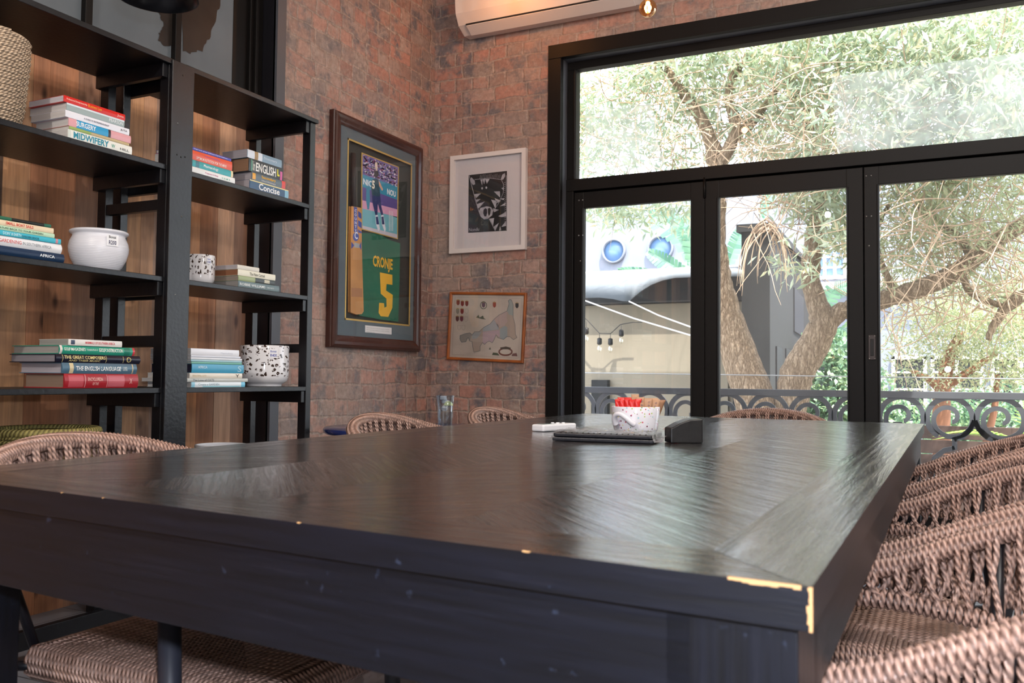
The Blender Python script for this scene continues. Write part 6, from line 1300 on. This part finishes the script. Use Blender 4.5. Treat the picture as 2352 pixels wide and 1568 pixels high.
for path in ([(1790, 1250, 62), (1768, 1040, 52), (1740, 940, 48), (1700, 820, 42), (1668, 720, 34), (1655, 640, 26), (1648, 560, 20), (1650, 470, 17), (1640, 380, 16), (1620, 290, 15), (1560, 200, 10), (1500, 120, 7)],
             [(1770, 1200, 50), (1800, 1040, 40), (1815, 940, 37), (1830, 860, 38), (1865, 800, 36), (1890, 745, 32), (1878, 700, 24), (1862, 640, 21), (1868, 560, 22), (1880, 480, 17), (1870, 380, 14), (1850, 260, 11), (1800, 150, 8)],
             [(1885, 752, 24), (1935, 715, 21), (1990, 700, 20), (2060, 678, 22), (2150, 648, 21), (2230, 600, 20), (2300, 545, 19), (2380, 500, 16), (2460, 450, 13)],
             [(1640, 400, 14), (1690, 300, 15), (1672, 210, 11), (1720, 120, 8)], [(1690, 310, 13), (1740, 270, 9), (1800, 180, 6)], [(1650, 350, 12), (1590, 240, 10), (1560, 230, 6)],
             [(2200, 620, 9), (2240, 680, 8), (2300, 700, 6)], [(2230, 600, 10), (2200, 540, 8), (2100, 470, 6)], [(2400, 660, 16), (2330, 690, 14), (2290, 735, 10), (2270, 780, 6)], [(2060, 678, 8), (2010, 560, 7), (2040, 470, 5)]):
    P, Rr = wpath(path, YT, 6, 0.008); m.tube(P, Rr, BARK, 12)
kid(m, 'trunk', tr1)
# twigs
m = MB()
def twigs(px0, px1, py0, py1, n, Y0, Y1, L=(0.4, 1.1), r=0.006, down=0.3, seed=3):
    rg = random.Random(seed)
    for _ in range(n):
        p = onY(rg.uniform(px0, px1), rg.uniform(py0, py1), rg.uniform(Y0, Y1)); d = Vector((rg.gauss(0, 1), rg.gauss(0, .6), rg.gauss(-down, .7))).normalized(); l = rg.uniform(*L); pts = [p]; curl = Vector((rg.gauss(0, .35), rg.gauss(0, .2), rg.gauss(0, .35)))
        for k in range(6): d = (d + curl * .35 + Vector((rg.gauss(0, .12), rg.gauss(0, .12), rg.gauss(0, .12)))).normalized(); pts.append(pts[-1] + d * l / 6)
        m.tube(pts, [r * (1 - k / 8) for k in range(7)], TWIG, 4, caps=False)
twigs(1330, 1900, 120, 400, 330, 7.8, 9.6); twigs(1700, 2330, 120, 430, 380, 7.4, 9.4); twigs(2020, 2352, 430, 720, 230, 7.6, 9.2); twigs(1720, 1950, 430, 520, 60, 7.8, 8.8, r=.005)
rg = random.Random(5)
for k in range(26):  # the bunch of hanging shoots before the charcoal building
    p = onY(1762 + rg.uniform(-14, 14), 520 + rg.uniform(-25, 5), YT - .6); d = Vector((rg.uniform(-1.0, 1.1), rg.uniform(-.3, .3), -.15)).normalized(); l = rg.uniform(.25, .66); pts = [p]
    for q in range(7): d = (d + Vector((-.16 * d.x + rg.uniform(-.12, .12), 0, -.30))).normalized(); pts.append(pts[-1] + d * l / 7)
    m.tube(pts, [.007 - .0007 * q for q in range(8)], TWIG, 5)
kid(m, 'twigs', tr1, kind='stuff')
def blob(px, py, Y, rx, ry, rz, n): q = onY(px, py, Y); return ((q.x, q.y, q.z), (rx, ry, rz), n)
leaves('foliage', tr1, [blob(1400, 170, 8.6, .9, .8, .6, 2600), blob(1380, 330, 8.8, .6, .7, .45, 1500), blob(1600, 120, 8.6, .9, .8, .5, 2400), blob(1560, 300, 9.0, .5, .7, .45, 900), blob(1800, 100, 8.4, 1.0, .8, .6, 3000), blob(1780, 300, 9.0, .6, .7, .35, 1300),
    blob(2000, 80, 8.2, 1.0, .8, .6, 3200), blob(2000, 280, 8.2, .9, .7, .55, 3000), blob(2200, 60, 8.0, 1.0, .8, .7, 3200), blob(2230, 260, 8.0, .8, .8, .6, 2800), blob(2380, 160, 7.8, .8, .8, .9, 2800), blob(1380, 480, 8.8, .45, .5, .14, 480), blob(1480, 470, 8.9, .35, .4, .2, 300),
    blob(1900, 460, 8.4, .35, .5, .3, 900), blob(1830, 430, 8.6, .3, .4, .2, 420), blob(1935, 540, 8.2, .16, .3, .3, 320), blob(1800, 600, 8.3, .12, .2, .1, 40), blob(1860, 615, 8.0, .1, .1, .12, 50), blob(1560, 480, 8.7, .3, .4, .16, 160), blob(1700, 20, 8.6, 1.2, 1, .7, 2500), blob(2300, -100, 8, 1.4, 1, .8, 2500)], LEAF, (0.06, 0.145), .25, .5, seed=2)
leaves('foliage', tr1, [blob(2070, 470, 8.5, .45, .6, .35, 1500), blob(2180, 480, 8.6, .5, .6, .45, 2000), blob(2300, 450, 8.4, .5, .6, .45, 2000), blob(2060, 600, 8.8, .4, .5, .3, 1000), blob(2160, 560, 9.0, .5, .5, .3, 1200), blob(2300, 620, 8.8, .5, .5, .45, 1700)], LEAF2, (0.04, 0.09), .24, .5, label='denser olive foliage behind the right door', seed=4)
YT2 = 9.8; tb2 = onY(2165, 1060, YT2); tr2 = thing('slender_tree', (tb2.x, tb2.y, -.8), 'slender reddish-trunked tree with small grey-green leaves behind the right door', 'tree')
m = MB()
for path in ([(2175, 1250, 22), (2165, 1060, 21), (2162, 940, 19), (2168, 880, 17), (2180, 820, 13), (2210, 760, 9)], [(2166, 900, 12), (2130, 870, 8), (2090, 850, 4)], [(2168, 890, 11), (2230, 850, 8), (2290, 810, 5)], [(2240, 1200, 9), (2262, 1040, 9), (2285, 930, 7), (2290, 860, 5)]):
    P, Rr = wpath(path, YT2, 5, .006); m.tube(P, Rr, BARKR if False else simple('reddish_bark', '#8f6248', 0.85, bump=.6, bscale=30, var=.25), 10)
kid(m, 'trunk', tr2)
leaves('foliage', tr2, [blob(2150, 760, YT2, .55, .5, .35, 2400), blob(2260, 780, YT2, .6, .5, .4, 3000), blob(2200, 690, YT2 + .3, .6, .5, .3, 1800), blob(2340, 780, YT2, .5, .5, .5, 2400), blob(2110, 870, YT2 - .3, .35, .3, .18, 500), blob(2280, 870, YT2, .45, .4, .12, 700), blob(2370, 700, YT2, .4, .5, .4, 1500)], LEAF2, (0.03, 0.065), .32, .2, seed=6)
# climbers and shrubs by the white house
sh = thing('garden_shrub', onY(1905, 960, 13.5), 'leafy green shrub growing up before the white house window', 'plant')
leaves('foliage', sh, [blob(1905, 800, 13.5, .28, .4, .35, 600), blob(1915, 920, 13.5, .45, .4, .6, 1700), blob(1985, 930, 13.5, .5, .4, .7, 1500)], LEAFG, (.06, .13), .55, .1, seed=8)
m = MB(); g_ = onY(1905, 960, 13.5); 
for dx in (-.2, .05, .3): m.tube([(g_.x + dx, 13.5, -.8), (g_.x + dx * 1.1, 13.5, g_.z + .9)], .015, BARKD, 6)
kid(m, 'stems', sh)
sh = thing('garden_shrub', onY(2200, 960, 14), 'dark green hedge shrubs below the white house windows at right', 'plant')
leaves('foliage', sh, [blob(2150, 985, 14, 1.2, .5, .35, 2600), blob(2320, 960, 14, 1.0, .5, .5, 2400)], LEAFG, (.06, .12), .5, .1, seed=9)
pm = thing('palm_plant', onY(2330, 1000, 7.3), 'bright green spiky palm leaves behind the railing at right', 'plant')
m = MB(); rg = random.Random(4); g_ = onY(2345, 1010, 7.4); PGM = simple('palm_green', '#7fae3c', 0.5, var=.2)
for f_ in range(9):
    a = rg.uniform(0, 2 * math.pi); d = Vector((math.cos(a), math.sin(a) * .6, rg.uniform(-.1, .5))).normalized(); tip = g_ + d * .5; m.tube([g_, g_.lerp(tip, .5) + Vector((0, 0, .05)), tip], [.006, .005, .003], PGM, 5)
    for q in range(14):
        s_ = q / 13; b_ = g_.lerp(tip, .25 + .75 * s_) + Vector((0, 0, .05 * math.sin(math.pi * (.25 + .75 * s_))))
        for sg in (-1, 1):
            sd_ = d.cross(Vector((0, 0, 1))).normalized() * sg; e = b_ + (d * .7 + sd_ * .8 + Vector((0, 0, -.2))).normalized() * .16; w_ = d * .008; m.add([b_ - w_, b_ + w_, e], [(0, 1, 2)], PGM)
m.tube([(g_.x, g_.y, -.8), g_], .03, BARKD, 8); kid(m, 'fronds', pm)
# banana-like fronds in front of the round windows
BAN = leaf_mat('banana_leaf', [(0, srgb('#4f8068')), (1, srgb('#7fa886'))])
bn = thing('banana_plant', onY(1560, 700, 13.6), 'large pale green banana leaves before the round windows', 'plant'); m = MB()
def frond(pts, w, Y=13.6):
    P = [onY(a, b, Y) for a, b in pts]; n = 14; C_ = []
    for k in range(n + 1):
        t_ = k / n * (len(P) - 1); i = min(int(t_), len(P) - 2); C_.append(P[i].lerp(P[i + 1], t_ - i))
    for k in range(n):
        d = (C_[k + 1] - C_[k]).normalized(); s_ = Vector((-d.z, 0, d.x)); ww = w * math.sin(math.pi * (k + .8) / (n + 1.2)) ** .6
        for sg in (-1, 1): m.add([C_[k], C_[k + 1], C_[k + 1] + s_ * sg * ww * .92 + d * ww * .35 + Vector((0, -.05, -.03)), C_[k] + s_ * sg * ww + d * ww * .5 + Vector((0, -.05, -.03))], [(0, 1, 2, 3)], BAN)
frond([(1620, 640), (1570, 540), (1520, 500), (1495, 495)], .22); frond([(1600, 640), (1590, 540), (1575, 490)], .16); frond([(1600, 640), (1540, 605), (1490, 575)], .14); frond([(1560, 650), (1480, 625), (1420, 618)], .10)
frond([(1660, 640), (1690, 560), (1705, 520)], .12); frond([(1750, 500), (1765, 460), (1780, 430)], .12); frond([(1880, 730), (1915, 665), (1945, 655)], .14); frond([(1880, 820), (1920, 755), (1946, 770)], .14)
kid(m, 'fronds', bn); m = MB(); g_ = onY(1610, 645, 13.6); m.tube([(g_.x, 13.6, -.8), g_], .07, simple('banana_stem', '#7a8a5a', .7), 8); kid(m, 'stem', bn)
